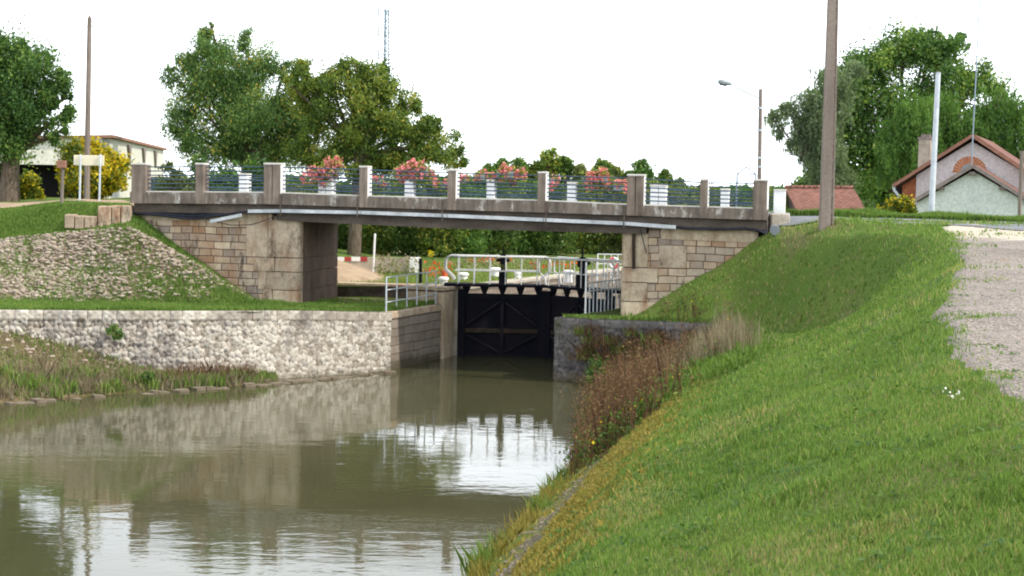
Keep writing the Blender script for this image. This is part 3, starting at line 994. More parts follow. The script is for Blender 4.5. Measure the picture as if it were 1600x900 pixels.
# ------------------------------------------------------------------ masonry walls
def wall_surface(name, top, bot, nv, du, cell, amp_, mat, label, cat, coping=None, cop_mat='pale_stone', thick=0.5, stretchv=1.0, seed=0, cope_cell=0.5, rough_u=(1, 1, 1, 1)):
    """stone wall: a displaced front face between two polylines, a back and a flat top; stones cut from a cell pattern"""
    top = [Vector(p) for p in top]
    bot = [Vector(p) for p in bot]
    tl = [0]
    for a, b in zip(top, top[1:]):
        tl.append(tl[-1] + (b - a).length)
    n = int(tl[-1] / du)
    us = np.linspace(0, tl[-1], n)
    ta = np.array(top)
    ba = np.array(bot)
    T = np.stack([np.interp(us, tl, ta[:, k]) for k in range(3)], 1)
    Bm = np.stack([np.interp(us, tl, ba[:, k]) for k in range(3)], 1)
    f = np.linspace(0, 1, nv)
    P = T[:, None, :] * (1 - f)[None, :, None] + Bm[:, None, :] * f[None, :, None]
    tu = np.gradient(T, axis=0)
    nrm = unit(np.cross(tu, Bm - T + 1e-6))
    if nrm[len(nrm) // 2, 1] > 0:
        nrm = -nrm
    hgt = np.linalg.norm(T - Bm, axis=1)
    uu = np.repeat(us[:, None], nv, 1)
    vv = f[None, :] * hgt[:, None]
    wob = 0.06 * sn(uu, vv, 4.0, seed)
    f1, gap, rid = worley(uu + wob, (vv + wob) * stretchv, cell, seed)
    amp = amp_ * np.interp(us, [0, tl[-1] * .62, tl[-1] * .8, tl[-1]], rough_u)[:, None]
    disp = amp * (np.clip(gap * 3, 0, 1) - 0.5) + amp * 0.9 * (rid - 0.5)
    tint = rid * 0.8 + 0.1 + 0.16 * sn(uu, vv, 9, seed)
    if coping:
        ci = np.floor(uu / cope_cell + 0.3 * np.sin(uu))
        cu = uu / cope_cell + 0.3 * np.sin(uu) - ci
        cgap = np.minimum(np.minimum(cu, 1 - cu) * cope_cell, np.abs(vv - coping)) * 6
        crid = np.abs(np.sin(ci * 12.9898) * 43758.5) % 1
        isc = vv < coping
        disp = np.where(isc, amp * 0.5 + amp * 0.5 * np.clip(cgap * 3, 0, 1) + amp * 0.3 * crid, disp)
        gap = np.where(isc, cgap * 1.6, gap)
        tint = np.where(isc, 0.15 + 0.5 * crid + .15 * sn(uu, vv, 7, 3), tint)
    disp = disp + .5 * amp * sn(uu, vv, 14, seed + 1) + .35 * amp * sn(uu, vv, 31, seed + 2)
    disp[:, 0] *= 0.3
    P = P + nrm[:, None, :] * disp[:, :, None]
    Fc = grid_faces(n, nv)
    V = P.reshape(-1, 3)
    base = len(V)
    back = np.stack([P[:, 0, :] - nrm * thick - [0, 0, .0], Bm - nrm * thick], 1).reshape(-1, 3)
    V = np.concatenate([V, back])
    ex = []
    for i in range(n - 1):
        a, b = i * nv, (i + 1) * nv
        c, d = base + i * 2, base + (i + 1) * 2
        ex += [(a, b, d, c), (c, d, d + 1, c + 1)]
    for i in (0, n - 1):
        for j in range(0, nv - 1):
            pass
    ex += [(0, base, base + 1, nv - 1), ((n - 1) * nv, (n - 1) * nv + nv - 1, base + 2 * n - 1, base + 2 * n - 2)]
    Fc = np.concatenate([Fc, np.array(ex)])
    tintv = np.concatenate([tint.ravel(), np.full(2 * n, .5)])
    gapv = np.concatenate([gap.ravel(), np.full(2 * n, .5)])
    o = np_mesh(name, V, 4, Fc, mat, None, {"tint": ('POINT', tintv), "gap": ('POINT', gapv)})
    tag(o, label, cat)
    return o


wt_px = [(-500, 481, 39.2), (-250, 482, 40), (0, 485, 40.6), (200, 486, 41.2), (300, 486.5, 41.6), (430, 487, 42.5), (500, 488, 43.3), (560, 489, 44.0), (611, 490, 44.75)]
wtop = [U(x, y, D=d) for x, y, d in wt_px]
wtop = [Vector((p.x, p.y, z)) for p, z in zip(wtop, [1.86, 1.85, 1.83, 1.81, 1.81, 1.79, 1.74, 1.68, 1.62])]
wbot = []
for p, bt in zip(wtop, [.5, .5, .5, .5, .45, .35, .25, .15, .05]):
    wbot.append(Vector((p.x, p.y - bt, -0.25)))
wall_surface("rubble_wall", wtop, wbot, 64, 0.030, 0.135, 0.058, 'rubble', "long pale rubble stone quay wall with a flat coping on the left bank", "wall", coping=0.26, seed=1, rough_u=(1.1, 1.0, .5, .4), cope_cell=.33)

# right wing wall, stones darker all over than the left wall
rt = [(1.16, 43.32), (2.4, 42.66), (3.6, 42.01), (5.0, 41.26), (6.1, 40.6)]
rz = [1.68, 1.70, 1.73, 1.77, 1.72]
wall_surface("dark_wing_wall", [(x, y, z) for (x, y), z in zip(rt, rz)], [(x, y - .1, -.25) for x, y in rt], 52, 0.035, 0.15, 0.045, 'rubble_dark',
             "dark stone wing wall at the right corner of the lock mouth", "wall", coping=0.22, seed=4, cope_cell=0.4)

# toe stones along the left waterline
toe = [U(x, y, z=0.06) for x, y in [(-250, 648), (0, 629), (100, 621), (200, 613), (300, 606), (410, 599), (500, 590), (611, 578.5)]]
tb = MB()
acc, pts = 0, []
tt = [0]
for a, b in zip(toe, toe[1:]):
    tt.append(tt[-1] + (b - a).length)
ta = np.array(toe)
s = 0.0
while s < tt[-1]:
    w = random.uniform(0.12, 0.34)
    p = Vector([float(np.interp(s + w / 2, tt, ta[:, k])) for k in range(3)])
    q = Vector([float(np.interp(s + w / 2 + .1, tt, ta[:, k])) for k in range(3)])
    d = (q - p).normalized()
    nn = Vector((d.y, -d.x, 0))
    h = random.uniform(.03, .09)
    if random.random() < .3 and s < tt[-1] * .7:
        s += w * 1.5
        continue
    tb = MB()
    tb.obox(p + nn * random.uniform(-.07, .07) + Vector((0, 0, -.14)), (d + Vector((0, 0, random.uniform(-.12, .12)))) * (w * .46), (nn + d * random.uniform(-.3, .3)) * .14, Vector((random.uniform(-.03, .03), 0, h * random.uniform(.7, 1.15) + .06)))
    tag(tb.build("footing_stone", 'edge_stone'), "small flat tan footing stone in the row along the left waterline", "footing stone", "footing stones along the left waterline")
    s += w


# grassy debris bank in front of the left wall
bt = [(-500, 493, 1.45), (-250, 498, 1.40), (0, 506, 1.35), (60, 516, 1.18), (120, 535, .92), (200, 566, .5), (260, 588, .25), (330, 594, .2), (430, 598, .12)]
bb = [(-500, 670), (-250, 648), (0, 629), (60, 624), (120, 620), (200, 613), (260, 609), (330, 604), (430, 598)]
V = []
tx = np.array([b[0] for b in bt])
for p in np.linspace(-500, 430, 240):
    zt = np.interp(p, tx, [b[2] for b in bt])
    dw = np.interp(p, [w[0] for w in wt_px], [w[2] for w in wt_px])
    r = (p - 800) / F
    yt = dw - np.interp(zt, [0, 1.7], [.45, 0.02]) + 0.12
    b0 = U(p, np.interp(p, [b[0] for b in bb], [b[1] for b in bb]), z=0.02)
    for f in np.linspace(0, 1, 30):
        D = yt * (1 - f) + b0.y * f
        z = zt * (1 - f) ** 1.25 + 0.03 * f + 0.06 * math.sin(math.pi * f) * float(sn(r * D * 3, D * 2, 1, 3)) - (0.25 if f == 1 else 0)
        V.append((r * D, D, z))
V = np.array(V)
struct("earth_bank", V, grid_faces(240, 30), 4, 'bank')
BANKV = V.reshape(240, 30, 3)


# ------------------------------------------------------------------ loose stones on the left slope
def stones(name, P, S, mat, label=None):
    t = (1 + 5 ** .5) / 2
    ico = unit(np.array([(-1, t, 0), (1, t, 0), (-1, -t, 0), (1, -t, 0), (0, -1, t), (0, 1, t), (0, -1, -t), (0, 1, -t), (t, 0, -1), (t, 0, 1), (-t, 0, -1), (-t, 0, 1)], float))
    fs = np.array([(0, 11, 5), (0, 5, 1), (0, 1, 7), (0, 7, 10), (0, 10, 11), (1, 5, 9), (5, 11, 4), (11, 10, 2), (10, 7, 6), (7, 1, 8), (3, 9, 4), (3, 4, 2), (3, 2, 6), (3, 6, 8), (3, 8, 9), (4, 9, 5), (2, 4, 11), (6, 2, 10), (8, 6, 7), (9, 8, 1)])
    n = len(P)
    V = np.repeat(ico[None], n, 0) * rng.uniform(0.65, 1.2, (n, 12, 1)) * [1, 1, .8]
    V *= rng.uniform(0.6, 1.3, (n, 1, 3)) * np.array([1.1, 1.1, 0.75])
    a = rng.uniform(0, 6.28, n)
    c, s_ = np.cos(a)[:, None], np.sin(a)[:, None]
    x = V[..., 0] * c - V[..., 1] * s_
    y = V[..., 0] * s_ + V[..., 1] * c
    V = np.stack([x, y, V[..., 2]], -1) * S[:, None, None] + P[:, None, :]
    Fc = (fs[None] + 12 * np.arange(n)[:, None, None]).reshape(-1, 3)
    tv = np.repeat(rng.uniform(0, 1, n), 12)
    o = np_mesh(name, V.reshape(-1, 3), 3, Fc, mat, None, {"tint": ('POINT', tv), "gap": ('POINT', np.ones(n * 12))}, kind='stuff')
    if label:
        o['label'] = label
    return o


# region: between the foot and the top of the slope
n = 15000
px = rng.uniform(-260, 400, n)
f = rng.uniform(0, 1, n)
kd = np.array([np.interp(px, LP, tabL[:, j, 0]) for j in range(9)])
D = kd[1] + (kd[3] - kd[1]) * (f * 1.06 - .02)
X = (px - 800) / F * D
dens = 0.82 - 1.45 * np.clip((px - 60) / 330, 0, 1) * (1 - f * 0.75) - 0.5 * np.clip(1 - f * 6, 0, 1) + 0.25 * sn(X, D, 1.6, 11) + .25 * sn(X, D, 4.2, 12)
keep = rng.uniform(0, 1, n) < dens
P = np.stack([X, D, zL(X, D)], 1)[keep]
SLOPE_P = P
stones("scattered_stones", P + [0, 0, 0.0], rng.uniform(.035, .08, len(P)) * rng.uniform(.7, 1.3, len(P)), 'loose', "pale rubble stones strewn over the left slope")
# fallen stones at the foot of the left wall
n = 620
ii, jj = rng.integers(0, 240, n), rng.integers(0, 22, n)
ok = (jj < 3 + ii // 24)
Pb = BANKV[ii, jj][ok]
stones("fallen_stones", Pb + [0, 0, 0.0], rng.uniform(.04, .10, len(Pb)), 'loose', "fallen stones lying on the bank under the left quay wall")

# ================================================================== the bridge
bridge = thing("road_bridge", B0, "low concrete road bridge with stone abutments spanning the lock mouth", "bridge", rz=-R(12))
binv = world_of(bridge).inverted()


def bl(px, py, t):
    """bridge-local (s, z) seen at a photo pixel on the plane t"""
    o_, d = binv @ Vector((0, 0, EYE)), binv.to_3x3() @ ray(px, py)
    k = (t - o_.y) / d.y
    p = o_ + d * k
    return p.x, p.z


def part(name, mb, mats, parent=None, label=None):
    return mb.build(name, mats, parent or bridge, label=label)


# front parapet reference heights (top of kerb stone / bottom) interpolated along s
def s_of(px, py=300, t=0.0):
    return bl(px, py, t)[0]


kt = [bl(x, y, 0) for x, y in [(203, 300), (425, 301.5), (567, 307), (705, 310.5), (845, 314), (993, 321), (1100, 324), (1200, 327)]]
kb = [bl(x, y, 0) for x, y in [(203, 317.5), (425, 319), (567, 324), (705, 328), (845, 332), (993, 337), (1100, 341), (1200, 344)]]
pt = [bl(x, y, 0) for x, y in [(203, 254.5), (425, 254.5), (567, 259), (705, 264), (845, 268), (993, 272), (1100, 279), (1200, 280)]]
ZT = lambda s: float(np.interp(s, [a for a, _ in kt], [b for _, b in kt]))
ZB = lambda s: float(np.interp(s, [a for a, _ in kb], [b for _, b in kb]))
ZP = lambda s: float(np.interp(s, [a for a, _ in pt], [b for _, b in pt]))
SE0, SE1 = s_of(203), s_of(1200)
DW = 3.95


def strip(fz0, fz1, s0, s1, t0, t1, n=24, mi=0, mb=None):
    mb = mb or MB()
    ss = np.linspace(s0, s1, n)
    for a, b in zip(ss, ss[1:]):
        vs = []
        for s_ in (a, b):
            vs += [(s_, t0, fz0(s_)), (s_, t1, fz0(s_)), (s_, t1, fz1(s_)), (s_, t0, fz1(s_))]
        mb.add(vs, [(0, 3, 7, 4), (3, 2, 6, 7), (2, 1, 5, 6), (1, 0, 4, 5)], mi)
    for s_, fl in ((s0, False), (s1, True)):
        vs = [(s_, t0, fz0(s_)), (s_, t1, fz0(s_)), (s_, t1, fz1(s_)), (s_, t0, fz1(s_))]
        mb.add(vs, [(0, 1, 2, 3) if not fl else (3, 2, 1, 0)], mi)
    return mb


# deck slab under the kerbs, set back, then the girders
sl0, sl1 = SE0 + 0.05, SE1 - 0.05
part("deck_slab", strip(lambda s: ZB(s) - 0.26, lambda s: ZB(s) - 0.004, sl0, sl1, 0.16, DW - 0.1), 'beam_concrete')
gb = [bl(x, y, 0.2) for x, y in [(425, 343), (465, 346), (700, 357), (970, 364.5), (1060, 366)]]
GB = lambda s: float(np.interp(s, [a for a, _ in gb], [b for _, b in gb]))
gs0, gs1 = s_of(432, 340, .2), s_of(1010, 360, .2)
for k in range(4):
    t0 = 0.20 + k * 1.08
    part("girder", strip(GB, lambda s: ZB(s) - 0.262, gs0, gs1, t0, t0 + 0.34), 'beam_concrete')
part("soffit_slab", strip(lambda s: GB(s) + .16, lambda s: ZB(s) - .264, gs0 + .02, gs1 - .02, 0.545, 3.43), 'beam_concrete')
# roadway on the deck
part("roadway", strip(lambda s: ZT(s) - 0.24, lambda s: ZT(s) - 0.10, SE0, SE1, 0.36, DW - 0.42), 'asphalt')


def kerb(t0, t1, s0, s1, lab=None, drop=0.0):
    part("parapet_kerb", strip(lambda s: ZB(s), lambda s: ZT(s) - drop, s0, s1, t0, t1), ['kerb_concrete'], label=lab)
    part("kerb_capping", strip(lambda s: ZT(s) - drop + .003, lambda s: ZT(s) - drop + .035, s0 + .01, s1 - .01, t0 + .03, t1 - .03), 'cap')


kerb(0.0, 0.34, SE0, SE1, "streaked grey brown front kerb of the bridge parapet")
s_r0, s_r1 = s_of(285, 300, DW), s_of(1235, 320, DW)
kerb(DW - 0.40, DW - 0.08, s_r0, s_r1, drop=0.16)


def post(s0, s1, t0, t1, z0, z1, split=False, white_in=False, paint_right=True):
    mb = MB()
    mid = (s0 + s1) / 2
    segs = [(s0, mid - .008), (mid + .008, s1)] if split else [(s0, s1)]
    for a, b in segs:
        mb.box(a, b, t0, t1, z0, z1, 0, 0.012)
    o = part("parapet_post", mb, 'concrete' if not white_in else 'white_paint')
    c = MB().box(s0 - .012, s1 + .012, t0 - .012, t1 + .012, z1 + .002, z1 + .05, 0, 0.01)
    part("post_cap", c, 'cap', o)
    if not white_in and paint_right and s0 > -6:
        w = MB().box(s1 + .0005, s1 + .008, t0 + .012, t1 - .004, z0 + .25, z1 - .01)
        part("painted_side", w, 'white_paint', o)
        w = MB().box(s0 + .006, s1 - .004, t1 + .0005, t1 + .008, z0 + .25, z1 - .01)
        part("painted_back", w, 'white_paint', o)
    return o


front = [(205, 227, True), (305, 318, False), (412, 438, True), (561, 574, False), (699, 712, False), (840, 852.5, False), (980, 1006, True), (1094, 1106, False), (1177, 1199, False)]
fp = []
for a, b, dbl in front:
    py = 290
    s0, s1 = s_of(a, py, -.03), s_of(b, py, -.03)
    sm = (s0 + s1) / 2
    deep = 0.36 if b < 1170 else 0.62
    post(s0, s1, -0.03, deep, ZB(sm) - 0.0, ZP(sm) - .05, split=dbl and a > 300)
    fp.append((s0, s1))
# pale left end return of the first post
rear = [(373, 386, False), (497, 519, True), (632, 645, False), (760, 772, False), (886, 899, False), (1016, 1041, True), (1126, 1139, False), (1209, 1227, False)]
rp = []
tr0, tr1 = DW - 0.42, DW - 0.06
for a, b, dbl in rear:
    s0, s1 = s_of(a, 300, tr0), s_of(b, 300, tr0)
    sm = (s0 + s1) / 2
    post(s0, s1, tr0, tr1, ZB(min(sm, SE1)) + .02, ZP(sm) - 0.30, split=dbl, white_in=True)
    rp.append((s0, s1))


def rails(posts, t, zoff, nrail, ztop):
    for (a0, a1), (b0, b1) in zip(posts, posts[1:]):
        for k in range(nrail):
            f = k / (nrail - 1)
            za = (ZT(a1) + 0.13 + zoff) * (1 - f) + (ZP(a1) - .11 + ztop) * f
            zb = (ZT(b0) + 0.13 + zoff) * (1 - f) + (ZP(b0) - .11 + ztop) * f
            part("handrail", MB().tube([(a1 - .02, t, za), (b0 + .02, t, zb)], 0.019, 6), 'rail_blue')


rails(fp, 0.15, 0, 6, 0)
rails([(SE0 + .6, SE0 + .7)] + rp, DW - 0.24, -.16, 6, -0.27)

# ashlar abutments: wing wall, quoin pier, throat wall, all in bridge coordinates
zb_ = lambda s: ZB(s) - 0.265


def rounded_pier(s0, s1, t0, t1, z0, z1, r, side, mb=None):
    """block in plan with one rounded front corner"""
    pts = []
    if side > 0:      # rounded at s1,t0
        pts = [(s0, t0)] + [(s1 - r + r * math.sin(a), t0 + r - r * math.cos(a)) for a in np.linspace(0, math.pi / 2, 7)] + [(s1, t1), (s0, t1)]
    else:
        pts = [(s0 + r - r * math.sin(a), t0 + r - r * math.cos(a)) for a in np.linspace(math.pi / 2, 0, 7)] + [(s1, t0), (s1, t1), (s0, t1)]
    mb = mb or MB()
    n = len(pts)
    vs = [(x, y, z0) for x, y in pts] + [(x, y, z1(x) if callable(z1) else z1) for x, y in pts]
    fs = [tuple(reversed(range(n))), tuple(range(n, 2 * n))] + [(i, (i + 1) % n, n + (i + 1) % n, n + i) for i in range(n)]
    mb.add(vs, fs)
    return mb


sLin = s_of(468, 400, .33)       # inner face of the left abutment
sRin = s_of(971, 400, .33)
sq0 = s_of(385, 400, .36)
ab = part("abutment", MB(), 'ashlar') if False else None
w = MB()
strip(lambda s: 1.2, zb_, SE0 + .05, sq0 + .75, 0.36, 3.6, mb=w)
abL = part("abutment", w, 'ashlar', label="left stone abutment with coursed wing wall")
courses = [1.2, 2.1, 2.62, 3.02, 4.0]
for k, (z0, z1) in enumerate(zip(courses, courses[1:])):
    m_ = sq0 + [.80, .62, .86, .66][k]
    zt_ = (lambda s: zb_(s) if s < gs0 else GB(s) - .004) if k == 3 else None
    q = MB().box(sq0 + [.50, .36, .22, .0][k], m_ - .012, 0.33, 0.9, z0 + .012, z1 - .012 if k < 3 else zb_(sq0) - .01, 0, .02)
    part("quoin_stone", q, 'quoin', abL)
    q = rounded_pier(m_ + .012, sLin, 0.33, DW - .2, z0 + .012, z1 - .012 if k < 3 else GB(gs0 + .1) - .006, 0.16, 1)
    part("quoin_stone", q, 'quoin', abL)
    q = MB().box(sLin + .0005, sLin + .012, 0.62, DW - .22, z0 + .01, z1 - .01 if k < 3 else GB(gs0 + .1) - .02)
    part("throat_facing", q, 'throat', abL)  # thin sheet carrying the stain and painted shade of the inner face
w = MB()
w.box(sq0 + .0, sLin - .05, 0.5, DW - .25, 1.2, GB(gs0) + .1)
part("abutment_core", w, 'ashlar', abL)
# right abutment
sr1 = s_of(1012, 400, .33)
w = MB()
strip(lambda s: 1.2, zb_, sr1 + .004, SE1 - .25, 0.36, 3.6, mb=w)
abR = part("abutment", w, 'ashlar', label="right stone abutment with dark seep stains")
for k, (z0, z1) in enumerate(zip(courses, courses[1:])):
    q = rounded_pier(sRin, sr1 + (.0 if k % 2 else .28), 0.33, DW - .2, z0 + .012, z1 - .012 if k < 3 else GB(gs1) - .006, .10, -1)
    part("quoin_stone", q, 'quoin' if k == 2 else 'pier_stone' if k == 3 else 'quoin', abR)
    if k == 3:
        q = MB().box(sr1 + .30, sr1 + 1.05, 0.34, .6, z0 + .02, z0 + .62, 0, .02)
        part("quoin_stone", q, 'quoin', abR)
# a long lintel course under the deck on both sides
w = MB()
strip(lambda s: zb_(s) - .34, lambda s: zb_(s) - .004, sr1 + .35, SE1 - .3, 0.33, .5, mb=w)
part("bed_course", w, 'pier_stone', abR)
w = MB()
strip(lambda s: zb_(s) - .22, lambda s: zb_(s) - .004, SE0 + .1, sq0, 0.33, .5, mb=w)
part("bed_course", w, 'pier_stone', abL)
# stain panel by the drain pipe on the right pier: a rusty vertical drain
part("drain_pipe", MB().tube([bl(990, 366, .26)[0:1] + (.26, bl(990, 366, .26)[1]), bl(990, 420, .26)[0:1] + (.26, bl(990, 420, .26)[1])], .045, 8), 'rust')


def bpt(px, py, t):
    s_, z_ = bl(px, py, t)
    return (s_, t, z_)


# galvanized conduit along the fascia, loose end piece, straps
cpts = [(388, 330), (440, 329.5), (565, 332), (700, 337), (850, 343.5), (975, 349), (1057, 355)]
for a, b in zip(cpts, cpts[1:]):
    part("conduit", MB().beam(bpt(a[0], a[1], .02), bpt(b[0] - 1.0, b[1], .02), .10, .095), 'galv')
part("conduit", MB().beam(bpt(329, 346, .0), bpt(377, 336, .0), .09, .09), 'galv', label="short conduit piece hanging loose at a slant")
for x, y0, y1 in [(438, 303, 336), (558, 300, 338), (691, 311, 345), (853, 314, 351), (975, 320, 356)]:
    part("strap", MB().beam(bpt(x, y0, -.045), bpt(x, y1, -.045), .035, .02, up=(1, 0, 0)), 'beam_concrete')


def sag(pts, t, r, n=14):
    xs = np.linspace(pts[0][0], pts[-1][0], n)
    ys = np.interp(xs, [p[0] for p in pts], [p[1] for p in pts])
    return [bpt(x, y, t) for x, y in zip(xs, ys)]


for dy, t, r in [(0, .26, .055), (2.5, .20, .04), (5, .14, .035)]:
    part("cable", MB().tube(sag([(203, 328 + dy), (240, 330 + dy), (300, 334.5 + dy + dy * .6), (345, 331 + dy), (392, 328.5 + dy * .4)], t, r), r, 8), 'cable')
    part("cable", MB().tube(sag([(1040, 352.5 + dy * .3), (1080, 354 + dy * .6), (1130, 353 + dy), (1165, 352 + dy), (1190, 356 + dy), (1199, 362 + dy)], t, r), r, 8), 'cable')
part("cable", MB().tube(sag([(300, 333), (328, 344), (360, 352), (395, 351), (420, 342), (432, 336)], .1, .012), .012, 6), 'cable')
part("cable", MB().tube(sag([(1000, 358), (1004, 372), (1009, 392), (1004, 420)][:2] + [(1010, 396)], .2, .014), .014, 6), 'cable')

# ================================================================== low walls near the bridge ends
o = MB()
specs = [(100, 116, 335, 352), (116, 131, 337, 353), (131, 152, 338, 352), (152, 174, 322, 350), (174, 188, 321, 346), (188, 204, 321, 351)]
lw = thing("block_wall", U(152, 352, D=46.5), "short low wall of pale cut blocks beside the left end of the bridge", "wall")
for a, b, y0, y1 in specs:
    p0, p1 = U(a, y1 + 4, D=46.3), U(b, y0, D=46.3)
    w = MB()
    w.box(p0.x + .01, p1.x - .01, 46.3, 46.85 + random.uniform(-.05, .05), p0.z, p1.z, 0, .03)
    w.build("wall_block", 'quoin', lw, world=True)
p0, p1 = U(1199, 352, D=43.6), U(1229, 333, D=43.6)
w = MB().box(p0.x, p1.x, 43.0, 43.5, 4.0, U(1229, 334, D=43.2).z, 0, .03)
tag(w.build("end_wall", 'pale_stone'), "stubby pale stone wall at the right end of the bridge behind the last post", "wall")
# plastic drain at right bridge end
p = U(1212, 360, D=42.3)
w = MB().tube([p + Vector((-.02, -.05, -.0)), p + Vector((.05, .5, .02))], .13, 12)
tag(w.build("drain_pipe", 'pvc'), "short grey pipe end poking out of the grass at the right end of the bridge", "pipe")

# ================================================================== lock: walls, pier, gates
LOCKT = 1.60


def vwall(name, a, b, z0, z1, th, mat, label, cat="wall", left=True):
    """upright wall between two plan points, thickness to the left or right of a->b"""
    a, b = Vector(a), Vector(b)
    d = (b - a)
    ln = d.length
    o = thing(name, (a.x, a.y, 0), label, cat, rz=math.atan2(d.y, d.x))
    w = MB()
    if left:
        w.box(0, ln, 0, th, z0, z1)
    else:
        w.box(0, ln, -th, 0, z0, z1)
    w.build("masonry", mat, o)
    return o, ln


PA = L0 + (L1 - L0) * 0.76
lw1, ln = vwall("lock_wall", L0 + Vector((0.0, 0.0, 0)), PA, -0.4, LOCKT - .16, 0.6, 'lockwall', "grey block lock wall under the white railing left of the gates", "wall")
w = MB()
n = 6
for k in range(n):
    w.box(ln * k / n + .006, ln * (k + 1) / n - .006, -.03, .55, LOCKT - .157, LOCKT + .02, 0, .02)
w.build("coping", 'quoin', lw1)
# pier with gate recess
pd = (L1 - L0).normalized()
pier = thing("lock_pier", (PA.x, PA.y, 0), "tall tan stone pier beside the left gate with a dark vertical groove", "pier", rz=math.atan2(pd.y, pd.x))
pl = (L1 - PA).length
w = MB()
w.box(0.0, pl - .36, -.10, 1.1, -.4, 1.98, 0, .03)
w.build("shaft", 'pier_stone', pier)
w = MB().box(pl - .34, pl - .16, .02, 1.1, -.4, 1.98)
w.build("groove", 'rust', pier)
w = MB().box(pl - .15, pl + .05, -.14, 1.1, -.4, 2.02, 0, .02)
w.build("hinge_quoin", 'pale_stone', pier)
w = MB().box(-.05, pl + .1, -.14, 1.15, 2.03, 2.12, 0, .02)
w.build("coping", 'pier_stone', pier)
# dark retaining wall behind the towpath
a, b = U(524, 455, D=50.1), U(690, 458, D=49.55)
rw, ln = vwall("retaining_wall", (a.x, a.y, 0), (b.x, b.y, 0), 1.3, 2.02, .35, 'dark_wall', "low dark retaining wall behind the towpath left of the lock", "wall")
w = MB().box(0, ln, -.03, .4, 2.023, 2.10, 0, .02)
w.build("coping", 'quoin', rw)

# chamber side walls beyond the gates and the right lock wall
o_, ln = vwall("lock_wall", L1 + ax * .06, LEND, -0.4, 1.96, .6, 'lockwall', "left side wall of the lock chamber beyond the gates", "wall")
MB().box(0, ln, -.04, .56, 1.963, 2.06, 0, .02).build("coping", 'pale_stone', o_)
o_, ln = vwall("lock_wall", R1 + ax * .06, REND, -0.4, 1.96, .6, 'quoin', "sunlit right side wall of the lock chamber beyond the gates", "wall", left=False)
MB().box(0, ln, -.56, .04, 1.963, 2.06, 0, .02).build("coping", 'pier_stone', o_)
o_, ln = vwall("lock_wall", R0 + Vector((0.05, .12, 0)), R1, -0.4, LOCKT + .05, .6, 'lockwall', "right lock wall between its corner and the black gate", "wall", left=False)

# gates
gate_grp = None
mitre = (L1 + R1) / 2 + ax * 1.0


